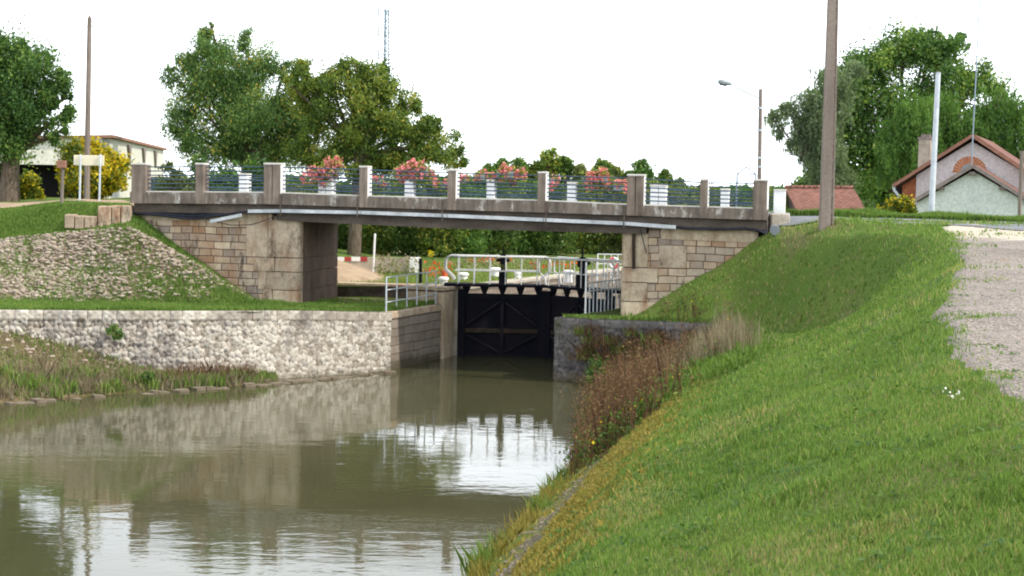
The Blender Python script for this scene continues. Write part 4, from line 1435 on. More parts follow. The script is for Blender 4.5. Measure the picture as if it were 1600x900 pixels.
def gate_leaf(name, hinge, end, flip, label):
    d = end - hinge
    ln = d.length
    o = thing(name, (hinge.x, hinge.y, 0), label, "lock gate", "mitre gates of the lock", rz=math.atan2(d.y, d.x))
    # local x from hinge to mitre; camera side: -y for the left leaf, +y for the right one (its x runs towards the left)
    s = -1 if not flip else 1
    f0, f1 = (s * .10, s * .0)
    y0, y1 = min(f0, f1), max(f0, f1)
    MB().box(0.02, ln - .02, y0 + .04, y1 + .04, -.5, 1.86).build("skin_plate", 'gate_black', o)

    def fr(x0, x1, z0, z1, dep=.14, mat='gate_rib'):
        a, b = s * (.04 + dep), s * .02
        return MB().box(x0, x1, min(a, b), max(a, b), z0, z1)
    for (x0, x1, z0, z1) in [(0, .22, -.5, 2.02), (ln - .26, ln, -.5, 2.02), (ln * .5 - .05, ln * .5 + .05, -.5, 1.86)]:
        fr(x0, x1, z0, z1, .16).build("stile", 'gate_black', o)
    for z0, z1, mt in [(1.72, 1.9, 'gate_black'), (.72, .84, 'rust'), (-.1, .1, 'gate_black')]:
        fr(.225, ln - .265, z0, z1, .13).build("crossbar", mt, o)
    yb = s * .15
    for (a, b) in [((.25, .95), (ln * .48, 1.68)), ((ln * .52, 1.68), (ln - .28, .95)), ((.25, .66), (ln * .48, .12)), ((ln * .52, .12), (ln - .28, .66))]:
        MB().beam((a[0], yb, a[1]), (b[0], yb, b[1]), .05, .10, up=(0, 1, 0)).build("brace", 'gate_rib', o)
    # walkway beam and brackets
    z1 = 2.20
    MB().box(-.42, ln - .02, -.36, .36, z1 - .08, z1).build("walkway", 'gate_black', o)
    for k in range(5):
        x = .25 + (ln - .5) * k / 4
        MB().extr([(x - .05, yb * .5, 1.88), (x + .05, yb * .5, 1.88), (x + .14, yb * .5, z1 - .082), (x - .14, yb * .5, z1 - .082)], (0, s * -.06, 0)).build("bracket", 'gate_black', o)
    # white hooped railing on both sides of the walkway
    for side in (-.33, .33):
        zb, zt = z1, z1 + .83
        x0, x1 = -.22 if not flip else 0, ln - .02
        rr = .20
        pth = [(x0 + .10, side, zb + .10)] + [(x0 + .05, side, zb + .2), (x0 - .18, side, zt - .42)]
        pth += [(x0 - .18 + rr - rr * math.cos(a), side, zt - rr + rr * math.sin(a)) for a in np.linspace(0, math.pi / 2, 6)]
        pth += [(x1 + .12 - rr + rr * math.sin(a), side, zt - rr + rr * math.cos(a)) for a in np.linspace(0, math.pi / 2, 6)]
        pth += [(x1 + .12, side, zt - .42), (x1 - .14, side, zb + .2), (x1 - .18, side, zb + .02)]
        MB().tube(pth, .026, 8).build("hoop_rail", 'white_metal', o)
        MB().tube([(x0 + .12, side, zb + .40), (x1 - .2, side, zb + .40)], .018, 6).build("mid_rail", 'white_metal', o)
        for k in range(6):
            x = x0 + .22 + (x1 - x0 - .5) * k / 5
            MB().tube([(x, side, zb - .05), (x, side, zt)], .017, 6).build("baluster", 'white_metal', o)
    # rack and pinion gear
    gx = ln * .5
    g = MB().box(gx - .12, gx + .12, -.14, .14, z1, z1 + .38)
    g.box(gx - .09, gx + .09, -.16, .12, z1 + .60, z1 + .86)
    g.box(gx - .07, gx - .03, -.05, .05, z1, z1 + .9)
    g.box(gx + .03, gx + .07, -.05, .05, z1, z1 + .9)
    g.tube([(gx - .2, -.1, z1 + .72), (gx + .2, -.1, z1 + .72)], .05, 8)
    gr = g.build("winding_gear", 'gate_black', o)
    MB().box(gx - .02, gx + .02, -.02, .02, .5, z1 + 1.15).build("rack_rod", 'gate_black', gr)
    return o


gate_leaf("gate_leaf", L1 + ac * .08, mitre - ac * .03, False, "left black steel lock gate leaf with a white hooped railing on top")
gate_leaf("gate_leaf", R1 - ac * .05, mitre + ac * .03, True, "right black steel lock gate leaf partly hidden behind the right abutment")


# railings on the lock sides
def railing(name, a, b, h, nb, rails_, label, mat='grey_metal', slant=False):
    a, b = Vector(a), Vector(b)
    d = (b - a)
    o = thing(name, a, label, "railing", rz=math.atan2(d.y, d.x))
    ln = Vector((d.x, d.y, 0)).length
    dz = b.z - a.z
    for z in rails_:
        MB().tube([(0, 0, z), (ln, 0, z + dz)], .02, 6).build("rail", mat, o)
    for k in range(nb):
        x = ln * k / (nb - 1)
        MB().tube([(x, 0, -.08 + dz * k / (nb - 1)), (x, 0, h + dz * k / (nb - 1))], .026 if k == 0 else .02, 6).build("post", mat, o)
    if slant:
        MB().tube([(ln + .02, 0, h * .78), (ln - .22, -.08, .02)], .03, 6).build("stay", mat, o)
    return o


pa, pb = L0 + pd * .08 - ac * .16, PA - ac * .22 + pd * .1
railing("side_railing", (pa.x, pa.y, LOCKT), (pb.x, pb.y, LOCKT + .02), .98, 6, [.97, .62, .28], "small pale metal railing on the grey wall left of the gates", slant=True)
ra = R0 + ax * 1.75 + ac * .22
rb = R0 + ax * 4.3 + ac * 0.42
railing("side_railing", (ra.x, ra.y, 1.66), (rb.x, rb.y, 1.66), .86, 11, [.86, .62], "pale barred railing on the right lock side in front of the abutment")
MB().tube([(ra.x, ra.y, 1.6), (ra.x, ra.y, 3.1)], .028, 8).build("x", 'white_metal')
o = bpy.data.objects["x"]
o.name = "marker_post"
tag(o, "tall thin white post at the near end of the right lock railing", "post")
random.seed(3)
# ================================================================== trees and shrubs
def tree(name, label, cat, base, D, circles, nleaf, size, mat, trunk_r=0.2, group=None, droop=0.3, jit=0.35, strands=False, aspect=0.5, sub=0.30, trunk=True, fork=None, tshift=0.0, dens=1.0, tiptint=0.0):
    b = base if isinstance(base, Vector) else U(base[0], base[1], D=D)
    o = thing(name, b, label, cat, group)
    C = []
    for x, y, r in circles:
        rr = r / F * D
        dd = D + random.uniform(-1, 1) * jit * max(rr, 1.0)
        C.append((U(x, y, D=dd), rr))
    tot = sum(r * r for _, r in C)
    Ps, Ts, Os, subs = [], [], [], []
    for c, r in C:
        k = max(6, int(30 * (r / max(q[1] for q in C)) ** 1.5 * 1.3))
        n = int(nleaf * r * r / tot)
        v = unit(rng.normal(size=(k, 3)))
        rad = rng.uniform(0.3, 1.12, (k, 1))
        sc = np.array(c) + v * rad * r * np.array([1, 1, 0.92])
        subs += [(Vector(q), r) for q in sc]
        w = rng.dirichlet(np.full(k, 3.0))
        idx = rng.choice(k, n, p=w)
        pt_ = rng.normal(size=(n, 3)) * (sub * .72 * r) * rng.uniform(.6, 1.35, (k, 1))[idx]
        if strands:
            pt_ = np.stack([pt_[:, 0] * .8, pt_[:, 1] * .8, pt_[:, 2] * .5 - rng.uniform(0, 1, n) ** 1.3 * r * 1.0], 1)
            q = np.floor(rng.uniform(0, 1, n) * 14) * 7.3
            pt_[:, 0] = pt_[:, 0] * .35 + np.sin(q + idx) * r * .38
            pt_[:, 1] = pt_[:, 1] * .35 + np.cos(q * 1.7 + idx) * r * .38
        Ps.append(sc[idx] + pt_)
        st_ = rng.uniform(-.32, .30, k)
        Ts.append(rng.beta(2, 2.4, n) + st_[idx] + tshift)
        Os.append(unit(pt_ + v[idx] * 0.3 * r) * 0.6)
    P = np.concatenate(Ps)
    leaf_cloud("crown", P, size, mat, o, np.concatenate(Ts), aspect, droop, out=np.concatenate(Os))
    if trunk:
        cen = sum((c * r for c, r in C), Vector()) / sum(r for _, r in C)
        fz = fork if fork is not None else b.z + (cen.z - b.z) * 0.45
        fp_ = Vector((b.x * .6 + cen.x * .4, b.y * .6 + cen.y * .4, fz))
        mb = MB()
        mid = (b + fp_) / 2 + Vector((random.uniform(-.1, .1), 0, 0))
        mb.tube([b - Vector((0, 0, .3)), b + Vector((0, 0, .15)), mid, fp_], [trunk_r * 1.35, trunk_r * 1.08, trunk_r * .92, trunk_r * .8], 10)
        for c, r in C:
            m1 = fp_ + (c - fp_) * 0.45 + Vector((random.uniform(-.2, .2), random.uniform(-.2, .2), .15 * r))
            mb.tube([fp_ - Vector((0, 0, .1)), m1, c], [trunk_r * .5, trunk_r * .28, trunk_r * .12], 6)
        for q, r in random.sample(subs, min(len(subs), 50)):
            c = min(C, key=lambda e: (e[0] - q).length)[0]
            mb.tube([c + (fp_ - c) * .25, (c + q) / 2 + Vector((0, 0, .08)), q], [trunk_r * .16, trunk_r * .1, trunk_r * .05], 4, caps=False)
        mb.build("trunk", 'bark', o, world=True)
    return o


tree("linden_tree", "dense dark green round tree at the left edge with a thick grey trunk", "tree", (14, 324), 54,
     [(-40, 110, 75), (10, 95, 48), (55, 110, 42), (85, 140, 30), (98, 178, 24), (20, 150, 60), (-20, 200, 60), (55, 185, 48), (85, 212, 18), (20, 215, 38), (35, 75, 20), (-5, 70, 22), (105, 150, 10)],
     60000, .12, 'lf_dark', .33, fork=6.0, sub=.28)
tree("acacia_tree", "tall feathery blue green tree with a few yellow sprays left of the walnut", "tree", (387, 330), 71,
     [(322, 88, 34), (300, 128, 38), (362, 112, 52), (412, 108, 36), (345, 170, 62), (288, 190, 32), (400, 180, 56), (446, 160, 34), (462, 200, 34), (455, 240, 30), (300, 95, 26), (470, 135, 22), (478, 175, 24), (448, 110, 20), (330, 228, 42), (285, 225, 22), (430, 235, 36), (385, 235, 40), (322, 58, 14), (388, 68, 18), (270, 200, 12), (265, 110, 9), (455, 215, 26), (330, 40, 6)],
     95000, .13, 'lf_acacia', .24, droop=1.0, aspect=.4, sub=.33, strands=False)
tree("walnut_tree", "spreading olive green tree whose forked trunk shows under the bridge", "tree", (553, 402), 68,
     [(470, 108, 22), (515, 125, 32), (560, 118, 30), (600, 140, 34), (555, 168, 40), (500, 180, 36), (636, 165, 24), (615, 195, 34), (672, 198, 22), (690, 232, 30), (655, 240, 30), (530, 232, 38), (478, 236, 30), (590, 250, 30), (712, 245, 18), (625, 250, 28), (488, 150, 24), (455, 135, 14), (560, 215, 30), (585, 190, 30), (640, 215, 26), (505, 262, 24), (560, 268, 22), (540, 100, 16)],
     80000, .13, 'lf_walnut', .28, fork=6.4, droop=.6, sub=.27)
tree("broadleaf_tree", "huge dark green tree behind the house on the right", "tree", (1400, 420), 92,
     [(1375, 100, 42), (1410, 80, 36), (1445, 78, 34), (1475, 82, 32), (1335, 118, 38), (1305, 150, 34), (1310, 190, 36),  (1330, 165, 55), (1400, 165, 60), (1470, 140, 50), (1525, 130, 34), (1300, 225, 42), (1350, 245, 55), (1410, 240, 50), (1560, 150, 22), (1335, 120, 30), (1500, 68, 16), (1455, 58, 14), (1480, 200, 50), (1580, 165, 16), (1545, 190, 35)],
     75000, .21, 'lf_dark', .5, tshift=.12, sub=.33)
tree("silver_tree", "silvery drooping tree between the street lamp and the concrete pole", "tree", (1312, 420), 84,
     [(1330, 100, 18), (1295, 118, 22), (1268, 150, 26), (1300, 160, 30), (1232, 172, 18), (1208, 180, 13), (1255, 195, 26), (1285, 215, 24), (1215, 200, 12), (1262, 228, 16), (1310, 130, 24), (1300, 240, 26), (1290, 200, 26), (1308, 275, 26), (1275, 180, 24), (1285, 250, 24), (1300, 300, 24), (1280, 275, 18), (1245, 225, 14)],
     42000, .18, 'lf_silver', .16, strands=True, aspect=.3, droop=1.5)
tree("willow_tree", "bright green weeping willow right behind the house", "tree", (1500, 420), 80,
     [(1425, 175, 36), (1465, 165, 36), (1400, 215, 30), (1440, 230, 36), (1500, 185, 32), (1555, 170, 36), (1600, 180, 36), (1540, 225, 40), (1590, 235, 44), (1395, 255, 24), (1490, 235, 30), (1640, 200, 50)],
     60000, .18, 'lf_willow', .3, strands=True, aspect=.3, droop=2.0)
tree("low_tree", "low dark rounded tree behind the tiled roof", "tree", (1290, 420), 100,
     [(1300, 285, 34), (1262, 292, 20), (1340, 290, 34), (1240, 300, 14), (1380, 290, 30), (1395, 310, 20)], 12000, .26, 'lf_dark', .2, tshift=.1)

far_specs = [(782, 262, 15, 'lf_dark'), (812, 262, 17, 'lf_mid'), (857, 252, 22, 'lf_walnut'), (838, 268, 16, 'lf_walnut'), (884, 256, 13, 'lf_mid'), (905, 268, 12, 'lf_olive'), (942, 262, 18, 'lf_mid'), (962, 272, 12, 'lf_olive'),
             (1003, 268, 20, 'lf_dark'), (982, 276, 10, 'lf_dark'), (1040, 276, 12, 'lf_mid'), (1062, 286, 8, 'lf_silver'), (1098, 296, 9, 'lf_dark'), (760, 268, 12, 'lf_mid')]
words = ["small dark tree far behind the third flower trough", "mid green far tree left of the pale pointed pair", "taller olive far tree rising over the middle of the bridge", "low olive far tree in front of the taller one", "slim pointed far tree right of the olive one",
         "low yellowish far tree behind the right flower trough", "pale far tree just right of the last pink flowers", "low olive far tree before the double parapet post", "round dark far tree above the right double post", "small dark far tree touching the round dark one",
         "light green far tree right of the round dark one", "tiny silvery far tree right of the light green one", "lowest far tree nearest the street lamp", "small green far tree left of the dark one"]
for (x, y, r, mt), wd in zip(far_specs, words):
    D = 165
    cs = [(x, y, r * .8), (x - r * .45, y + r * .5, r * .6), (x + r * .45, y + r * .5, r * .6), (x + random.uniform(-3, 3), y - r * .5, r * .45), (x, y + r * 1.3, r * .8)]
    tree("distant_tree", wd, "tree", (x, 345), D, cs, 1800, .42, mt, .22, group="trees far behind the bridge", tshift=.12)

random.seed(5)
# hedge of shrubs behind the lock
kinds = ['lf_mid', 'lf_olive', 'lf_willow', 'lf_dark', 'lf_walnut']
hx = 425
i = 0
hl = ["olive", "mid green", "bright green", "dark green", "yellow green"]
while hx < 1250:
    w = 56 + 7 * math.sin(i * 2.1)
    mt = ['lf_olive', 'lf_mid', 'lf_walnut', 'lf_olive', 'lf_walnut', 'lf_willow', 'lf_mid'][(i * 3 + i // 4) % 7]
    nm = {'lf_olive': "olive", 'lf_mid': "mid green", 'lf_willow': "bright green", 'lf_dark': "dark green", 'lf_walnut': "yellow green"}[mt]
    cx = hx + w / 2
    top = 292 if cx > 1010 else 283
    Dh = 74 + random.uniform(-2, 5)
    cs = [(cx, top + 32, 30), (cx - 16, top + 66, 28), (cx + 18, top + 62, 30), (cx, top + 92, 28), (cx - 14, top + 104, 20), (cx + 15, top + 102, 20), (cx + random.uniform(-10, 10), top + 14, 15)]
    where = ("behind the left abutment" if cx < 525 else "seen under the bridge" if cx < 970 else "behind the right parapet")
    ordn = ["first", "second", "third", "fourth", "fifth", "sixth", "seventh", "eighth", "ninth", "tenth", "eleventh", "twelfth", "thirteenth", "fourteenth", "fifteenth", "sixteenth", "seventeenth", "eighteenth", "nineteenth", "twentieth"][i]
    tree("hedge_shrub", f"{nm} shrub {where}, {ordn} from the left in the hedge", "shrub", (cx, 410), Dh, cs, 8000, .15, mt, .08, group="shrubs of the hedge behind the lock", tshift=.08)
    hx += w * 0.82
    i += 1


def shrub(name, label, cs, D, n, size, mat, base=None, **kw):
    xs = [c[0] for c in cs]
    by = max(c[1] + c[2] for c in cs)
    return tree(name, label, "shrub", base or (sum(xs) / len(xs), by), D, cs, n, size, mat, .05, **kw)


shrub("golden_shrub", "large round golden leaved shrub behind the cream sign", [(140, 262, 36), (115, 272, 26), (168, 268, 28), (145, 248, 22), (182, 280, 14), (105, 288, 18), (140, 292, 26), (172, 292, 18)], 56, 22000, .16, 'lf_gold', tshift=.05)
shrub("golden_shrub", "small golden green shrub beside the left tree trunk", [(42, 284, 15), (38, 302, 16), (52, 308, 14), (30, 318, 12)], 60, 5000, .16, 'lf_gold', tshift=-.15)
shrub("garden_shrub", "light green upright shrub behind the second front bridge bay", [(352, 268, 12), (368, 280, 14), (340, 285, 14), (358, 300, 18), (352, 252, 5), (366, 256, 5)], 53, 2600, .12, 'lf_willow')
shrub("garden_shrub", "dull green shrub behind the first front bridge bay", [(262, 262, 10), (275, 280, 14), (255, 290, 14), (290, 292, 14)], 62, 2200, .14, 'lf_olive')
shrub("garden_shrub", "dark green shrub under the blue green tree", [(310, 262, 18), (330, 285, 20), (300, 290, 18), (400, 270, 24), (425, 285, 22)], 66, 5000, .16, 'lf_dark')
shrub("golden_shrub", "yellow green shrub in front of the right house corner", [(1398, 322, 14), (1378, 330, 11), (1415, 318, 12), (1422, 330, 10), (1392, 334, 12)], 50, 3000, .10, 'lf_gold', tshift=-.12)
shrub("garden_shrub", "small leafy bush between the tiled roof and the golden shrub", [(1355, 318, 6), (1360, 330, 9), (1350, 338, 8)], 49, 900, .09, 'lf_mid')
shrub("bank_bush", "dark green bramble bush at the foot of the rusty weeds", [(995, 690, 18), (1015, 672, 13), (975, 712, 16), (955, 728, 12), (1030, 662, 9)], 27.8, 5200, .06, 'lf_dark', trunk=False)
shrub("bank_bush", "bright green nettle clump low among the rusty weeds", [(952, 668, 8), (948, 690, 10), (945, 655, 5)], 28.2, 900, .06, 'lf_willow', trunk=False)
shrub("wall_bush", "green bush growing on the dark right wing wall", [(935, 575, 15), (925, 588, 11), (950, 582, 9)], 41.8, 1800, .08, 'lf_dark', trunk=False)
shrub("wall_bush", "green tuft growing out of the left rubble wall", [(176, 512, 7), (184, 522, 8), (170, 518, 5)], 40.6, 700, .09, 'lf_acacia', trunk=False)
shrub("bank_bush", "small green bush at the waterline of the left bank", [(232, 586, 7), (236, 592, 6), (224, 590, 5)], 39.6, 500, .09, 'lf_mid', trunk=False)

# far wood on the skyline
n = 16000
x = rng.uniform(-420, 420, n)
top = 6.2 + 1.3 * sn(x, x * 0, .03, 2) + 1.0 * sn(x, x * 0, .11, 3)
zz = 1.9 + (top - 1.9) * rng.uniform(0, 1, n) ** .6
P = np.stack([x, 420 + rng.uniform(-10, 10, n) + 12 * sn(x, x * 0, .05, 5), zz], 1)
o = leaf_cloud("distant_wood", P, 2.2, 'lf_mid', None, rng.uniform(0, .6, n), .8, kind='stuff')

# ================================================================== buildings
# cottage: its ridge runs away from the road at 20 degrees, the gable squared to it
HN = Vector((math.sin(R(21)), math.cos(R(21)), 0))
HX = Vector((math.cos(R(21)), -math.sin(R(21)), 0))
HO = U(1519, 221, D=65)


def hp(px, py, d=0.0):
    r_ = ray(px, py)
    k = ((HO - Vector((0, 0, EYE))).dot(HN) + d) / r_.dot(HN)
    return Vector((0, 0, EYE)) + r_ * k


def lo(p, z):
    return Vector((p.x, p.y, z))


house = thing("cottage", (HO.x, HO.y, 2.0), "small cottage with mauve gable, brick arch and brown tiled roof on the right", "house")
HB = 8.0
apex, el, er = hp(1519, 221), hp(1432, 274), hp(1611, 276)
MB().extr([lo(el, 2), lo(er, 2), er, apex, el], HN * HB).build("wall", 'lilac_wall', house, world=True)
pc = hp(1410, 290, .05)
MB().extr([lo(pc, 2), lo(el - HX * .01, 2), lo(el - HX * .01, hp(1431, 277).z), lo(pc, hp(1410, 290).z)], HN * .35).build("porch_wall", 'redbrick', house, world=True)
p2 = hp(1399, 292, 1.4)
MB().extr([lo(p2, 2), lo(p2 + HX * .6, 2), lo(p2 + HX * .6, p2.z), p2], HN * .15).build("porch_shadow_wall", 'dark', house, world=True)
ap, al, ar = hp(1519, 214, -.4), hp(1396, 292, -.4), hp(1645, 298, -.4)
for e_ in (al, ar):
    d = (e_ - ap).normalized()
    up = HN.cross(d)
    up = -up if up.z < 0 else up
    rf = MB().extr([ap, e_, e_ + up * .12, ap + up * .12], HN * (HB + .8)).build("roof", 'tiles', house, world=True)
    MB().extr([q - HN * .04 for q in (ap - up * .02, e_ - up * .02, e_ + up * .10, ap + up * .10)], HN * .03).build("barge_board", 'rail_edge', rf, world=True)
c0, c1 = hp(1434, 262, 2.5), hp(1454, 218, 2.5)
w = MB().extr([lo(c0, c0.z - .8), lo(c1, c0.z - .8), c1, lo(c0, c1.z)], HN * .5)
ch = w.build("chimney", 'chimney', house, world=True)
w = MB().extr([lo(c0 - HX * .04 - HN * .04, c1.z), lo(c1 + HX * .04 - HN * .04, c1.z), lo(c1 + HX * .04 - HN * .04, c1.z + .1), lo(c0 - HX * .04 - HN * .04, c1.z + .1)], HN * .58)
for f in (.2, .65):
    a = c0 + (lo(c1, c0.z) - c0) * f
    w.extr([lo(a, c1.z + .1), lo(a + HX * .14, c1.z + .1), lo(a + HX * .14, c1.z + .22), lo(a, c1.z + .22)], HN * .4)
w.build("chimney_pot", 'grey_edge', ch, world=True)
ac_ = hp(1515, 270, -.03)
w = MB()
for k in range(15):
    a0, a1 = math.pi * k / 15 + .02, math.pi * (k + 1) / 15 - .02
    q = [ac_ + HX * (r_ * math.cos(a)) + Vector((0, 0, r_ * math.sin(a))) for r_, a in ((.36, a0), (.66, a0), (.66, a1), (.36, a1))]
    w.extr(q, HN * .028)
w.build("brick_arch", 'archbrick', house, world=True)
w = MB().extr([ac_ + HX * (.36 * math.cos(a)) + Vector((0, 0, .36 * math.sin(a) - (.3 if math.sin(a) < .01 else 0))) for a in np.linspace(0, math.pi, 12)], HN * .022)
w.build("attic_window", 'lamp_grey', house, world=True)
AD = -2.8
aw, l_, r_ = hp(1520, 267, AD), hp(1432, 317, AD), hp(1612, 321, AD)
MB().extr([lo(l_, 2), lo(r_, 2), r_, aw, l_], HN * 2.75).build("annex_wall", 'green_wall', house, world=True)
ap, al, ar = hp(1520, 261, AD - .3), hp(1428, 316, AD - .3), hp(1618, 322, AD - .3)
for e_ in (al, ar):
    d = (e_ - ap).normalized()
    up = HN.cross(d)
    up = -up if up.z < 0 else up
    rf = MB().extr([ap, e_, e_ + up * .1, ap + up * .1], HN * 3.05).build("annex_roof", 'tiles', house, world=True)
    MB().extr([q - HN * .04 for q in (ap - up * .03, e_ - up * .03, e_ + up * .11, ap + up * .11)], HN * .03).build("barge_board", 'grey_edge', rf, world=True)
for x, y in [(1470, 297), (1519, 274), (1566, 297)]:
    p = hp(x, y, AD - .2)
    MB().extr([p - HX * .12, p + HX * .12, p + HX * .12 + Vector((0, 0, .14)), p - HX * .12 + Vector((0, 0, .14))], HN * .19).build("purlin_end", 'grey_edge', house, world=True)
g0 = hp(1396, 288, -.2)
MB().tube([g0, g0 + HX * .05 - Vector((0, 0, .25)), g0 + HX * .22 - Vector((0, 0, .45)), g0 + HX * .22 - Vector((0, 0, 1.5))], .06, 8).build("downpipe", 'grey_metal', house, world=True)
tag(MB().tube([hp(1518, 262, -.6), hp(1520, 215, -.6), hp(1526, 100, -.6), hp(1532, -30, -.6)], .028, 6).build("antenna_mast", 'mast'), "thin leaning antenna mast rising from the cottage gable", "antenna")
pr = U(1596, 240, D=58)
tag(MB().tube([Vector((pr.x, 58, 2.0)), U(1597, 236, D=58)], .07, 8).build("wooden_post", 'wood_pole'), "brown post at the right edge beside the cottage", "post")

# tiled barn roof
ra_, rb_, rc_, rd_ = U(1226, 297, D=72), U(1333, 298, D=72), U(1372, 360, D=67.5), U(1258, 358, D=67.5)
barn = thing("tiled_shed", (rd_.x + 1, 68, 2.0), "low shed showing only its faded red tiled roof beyond the concrete pole", "shed")
nn = (rb_ - ra_).cross(rd_ - ra_).normalized()
nn = -nn if nn.z < 0 else nn
MB().extr([ra_, rb_, rc_, rd_], nn * .12).build("roof", 'tiles', barn, world=True)
w = MB()
for k in range(11):
    p = ra_ + (rb_ - ra_) * ((k + .5) / 11) + nn * .12
    w.tube([p - (rb_ - ra_) / 24, p + (rb_ - ra_) / 24.5], [.10, .12], 8)
w.build("ridge_tile", 'tiles', barn, world=True)
back = (rc_ - rb_)
q1, q2 = ra_ + Vector((-back.x * .2, 4.0, -back.z * 0 - 1.8)), rb_ + Vector((-back.x * .2, 4.0, -1.8))
MB().extr([ra_ + Vector((0, .02, 0)), q1, q2, rb_ + Vector((0, .02, 0))], Vector((0, .05, .12))).build("roof", 'tiles', barn, world=True)
MB().extr([rd_ + Vector((.15, .2, -.05)), (rd_.x + .15, rd_.y + .2, 2.0), (q1.x + .1, q1.y - .2, 2.0), q1 + Vector((.1, -.2, -.05)), ra_ + Vector((.1, 0, -.08))], (.2, 0, 0)).build("gable_wall", 'dark_wall', barn, world=True)
MB().box(rd_.x + .2, rc_.x - .2, 68, 68.2, 2.0, rd_.z + .1).build("wall", 'chimney', barn, world=True)

# cream flat-roofed building at the left
cc = U(170, 215, D=70)
zt = cc.z
hall = thing("flat_roofed_hall", (cc.x - 6, 72, 4.3), "long cream flat roofed building behind the left trees", "building")
fd = Vector((-1, -.10, 0)).normalized()
sd = Vector((-3.1, 25, 0)).normalized()
A = Vector((cc.x, 70, 0))
Bf = A + fd * 14
S = A + sd * 26


def hz(p, z):
    return Vector((p.x, p.y, z))


zb = U(100, 258, D=70).z
MB().extr([hz(A, zb), hz(A, zt), hz(Bf, zt - .5), hz(Bf, zb)], -sd * -.3).build("fascia_wall", 'cream_wall', hall, world=True)
MB().extr([hz(A, 4.0), hz(A, zt - .01), hz(S, zt - .01), hz(S, 4.0)], fd * .3).build("side_wall", 'cream_wall', hall, world=True)
MB().extr([hz(A + sd * 2.5, 4.0), hz(A + sd * 2.5, zb + .3), hz(Bf + sd * 2.5, zb + .3), hz(Bf + sd * 2.5, 4.0)], sd * .2).build("garage_shade_sheet", 'dark', hall, world=True)  # near-black sheet paints the unlit garage interior under the overhang
MB().extr([hz(A - fd * .2 - sd * .2, zt), hz(Bf - sd * .2, zt - .5), hz(Bf + (S - A), zt - .5), hz(S - fd * .2, zt)], (0, 0, .12)).build("roof", 'rail_edge', hall, world=True)
MB().extr([hz(A + fd * .5, 4.0), hz(A + fd * .9, 4.0), hz(A + fd * .9, zb), hz(A + fd * .5, zb)], sd * .3).build("pillar", 'redbrick', hall, world=True)
for f in (.26, .52, .76):
    p = A + sd * 26 * f
    MB().extr([hz(p, zt - .15), hz(p + sd * 1.3, zt - .15), hz(p + sd * .9, zt - .6), hz(p + sd * .7, zt - 1.1), hz(p + sd * .4, zt - .6)], -fd * .12).build("wall_bracket", 'grey_edge', hall, world=True)

# low dark blue vehicle shape is not legible in the photo; a plain dark panel stands in for it behind the first bay
p0, p1 = U(228, 276, D=63), U(256, 276, D=63)
tag(MB().box(p0.x, p1.x, 63, 63.3, 4.2, p0.z).build("dark_panel", 'rail_blue'), "low dark slate panel behind the first bay of the bridge railing", "panel")

# ================================================================== poles, lamps, signs
b, t = U(135, 321, D=53), U(140, 29, D=53)
pole = thing("utility_pole", b, "tall weathered wooden utility pole behind the cream sign", "utility pole")
MB().tube([b - Vector((0, 0, .3)), (b + t) / 2, t], [.105, .09, .075], 12).build("shaft", 'wood_pole', pole, world=True)
MB().tube([t, t + Vector((0, 0, .12))], [.076, .01], 12).build("tip", 'wood_pole', pole, world=True)
c1, c2 = U(-120, 20, D=70), U(1302, -40, D=41)
wp = []
for k in range(15):
    f = k / 14
    q = c1 + (t - Vector((0, 0, .25)) - c1) * f
    q.z -= 4 * f * (1 - f) * .5
    wp.append(q)
wp2 = []
for k in range(25):
    f = k / 24
    q = (t - Vector((0, 0, .25))) + (U(640, -60, D=90) - t) * f
    q.z -= 4 * f * (1 - f) * .9
    wp2.append(q)
tag(MB().tube(wp + wp2[1:], .010, 5).build("overhead_wire", 'lamp_grey'), "thin pale overhead wire strung over the wooden utility pole", "wire")

b, t = U(1291, 349, D=40.3), U(1303.5, -70, D=40.3)
pole = thing("concrete_pole", b, "big brown concrete utility pole standing on the grass right of the bridge", "utility pole")
w = MB()
for (x0, x1, z0, z1) in [(-.17, .09, 0, 1)]:
    pass
n = 12
ht = t.z - b.z


def at(f):
    return b + (t - b) * f - Vector((0, 0, .2 if f == 0 else 0))


sc_ = lambda f: 1 - .30 * f
w = MB()
P0, P1 = at(0), at(1)
for (a, c_) in ((-.165, .085),):
    vs = []
    for p, f in ((P0, 0), (P1, 1)):
        k = sc_(f)
        vs += [(p.x + a * k, p.y - .13 * k, p.z), (p.x + c_ * k, p.y - .13 * k, p.z), (p.x + c_ * k, p.y + .13 * k, p.z), (p.x + a * k, p.y + .13 * k, p.z)]
    w.add(vs, [(0, 1, 5, 4), (1, 2, 6, 5), (2, 3, 7, 6), (3, 0, 4, 7), (4, 5, 6, 7), (3, 2, 1, 0)])
w.build("shaft", 'conc_pole', pole, world=True)
w = MB()
for sy in (-.10, .10):
    vs = []
    for p, f in ((P0, 0), (P1, 1)):
        k = sc_(f)
        for xx, yy in ((.125, sy - .03), (.165, sy - .03), (.165, sy + .03), (.125, sy + .03)):
            vs.append((p.x + xx * k, p.y + yy * k, p.z))
    w.add(vs, [(0, 1, 5, 4), (1, 2, 6, 5), (2, 3, 7, 6), (3, 0, 4, 7), (4, 5, 6, 7)])
w.build("flange", 'conc_pole', pole, world=True)
w = MB()
k = 0.25
while k < ht:
    f = k / ht
    p = at(f) if f > 0 else P0
    s_ = sc_(f)
    w.box(p.x + .08 * s_, p.x + .14 * s_, p.y - .12 * s_, p.y + .12 * s_, p.z, p.z + .09)
    k += .42
w.build("web_rungs", 'conc_pole', pole, world=True)

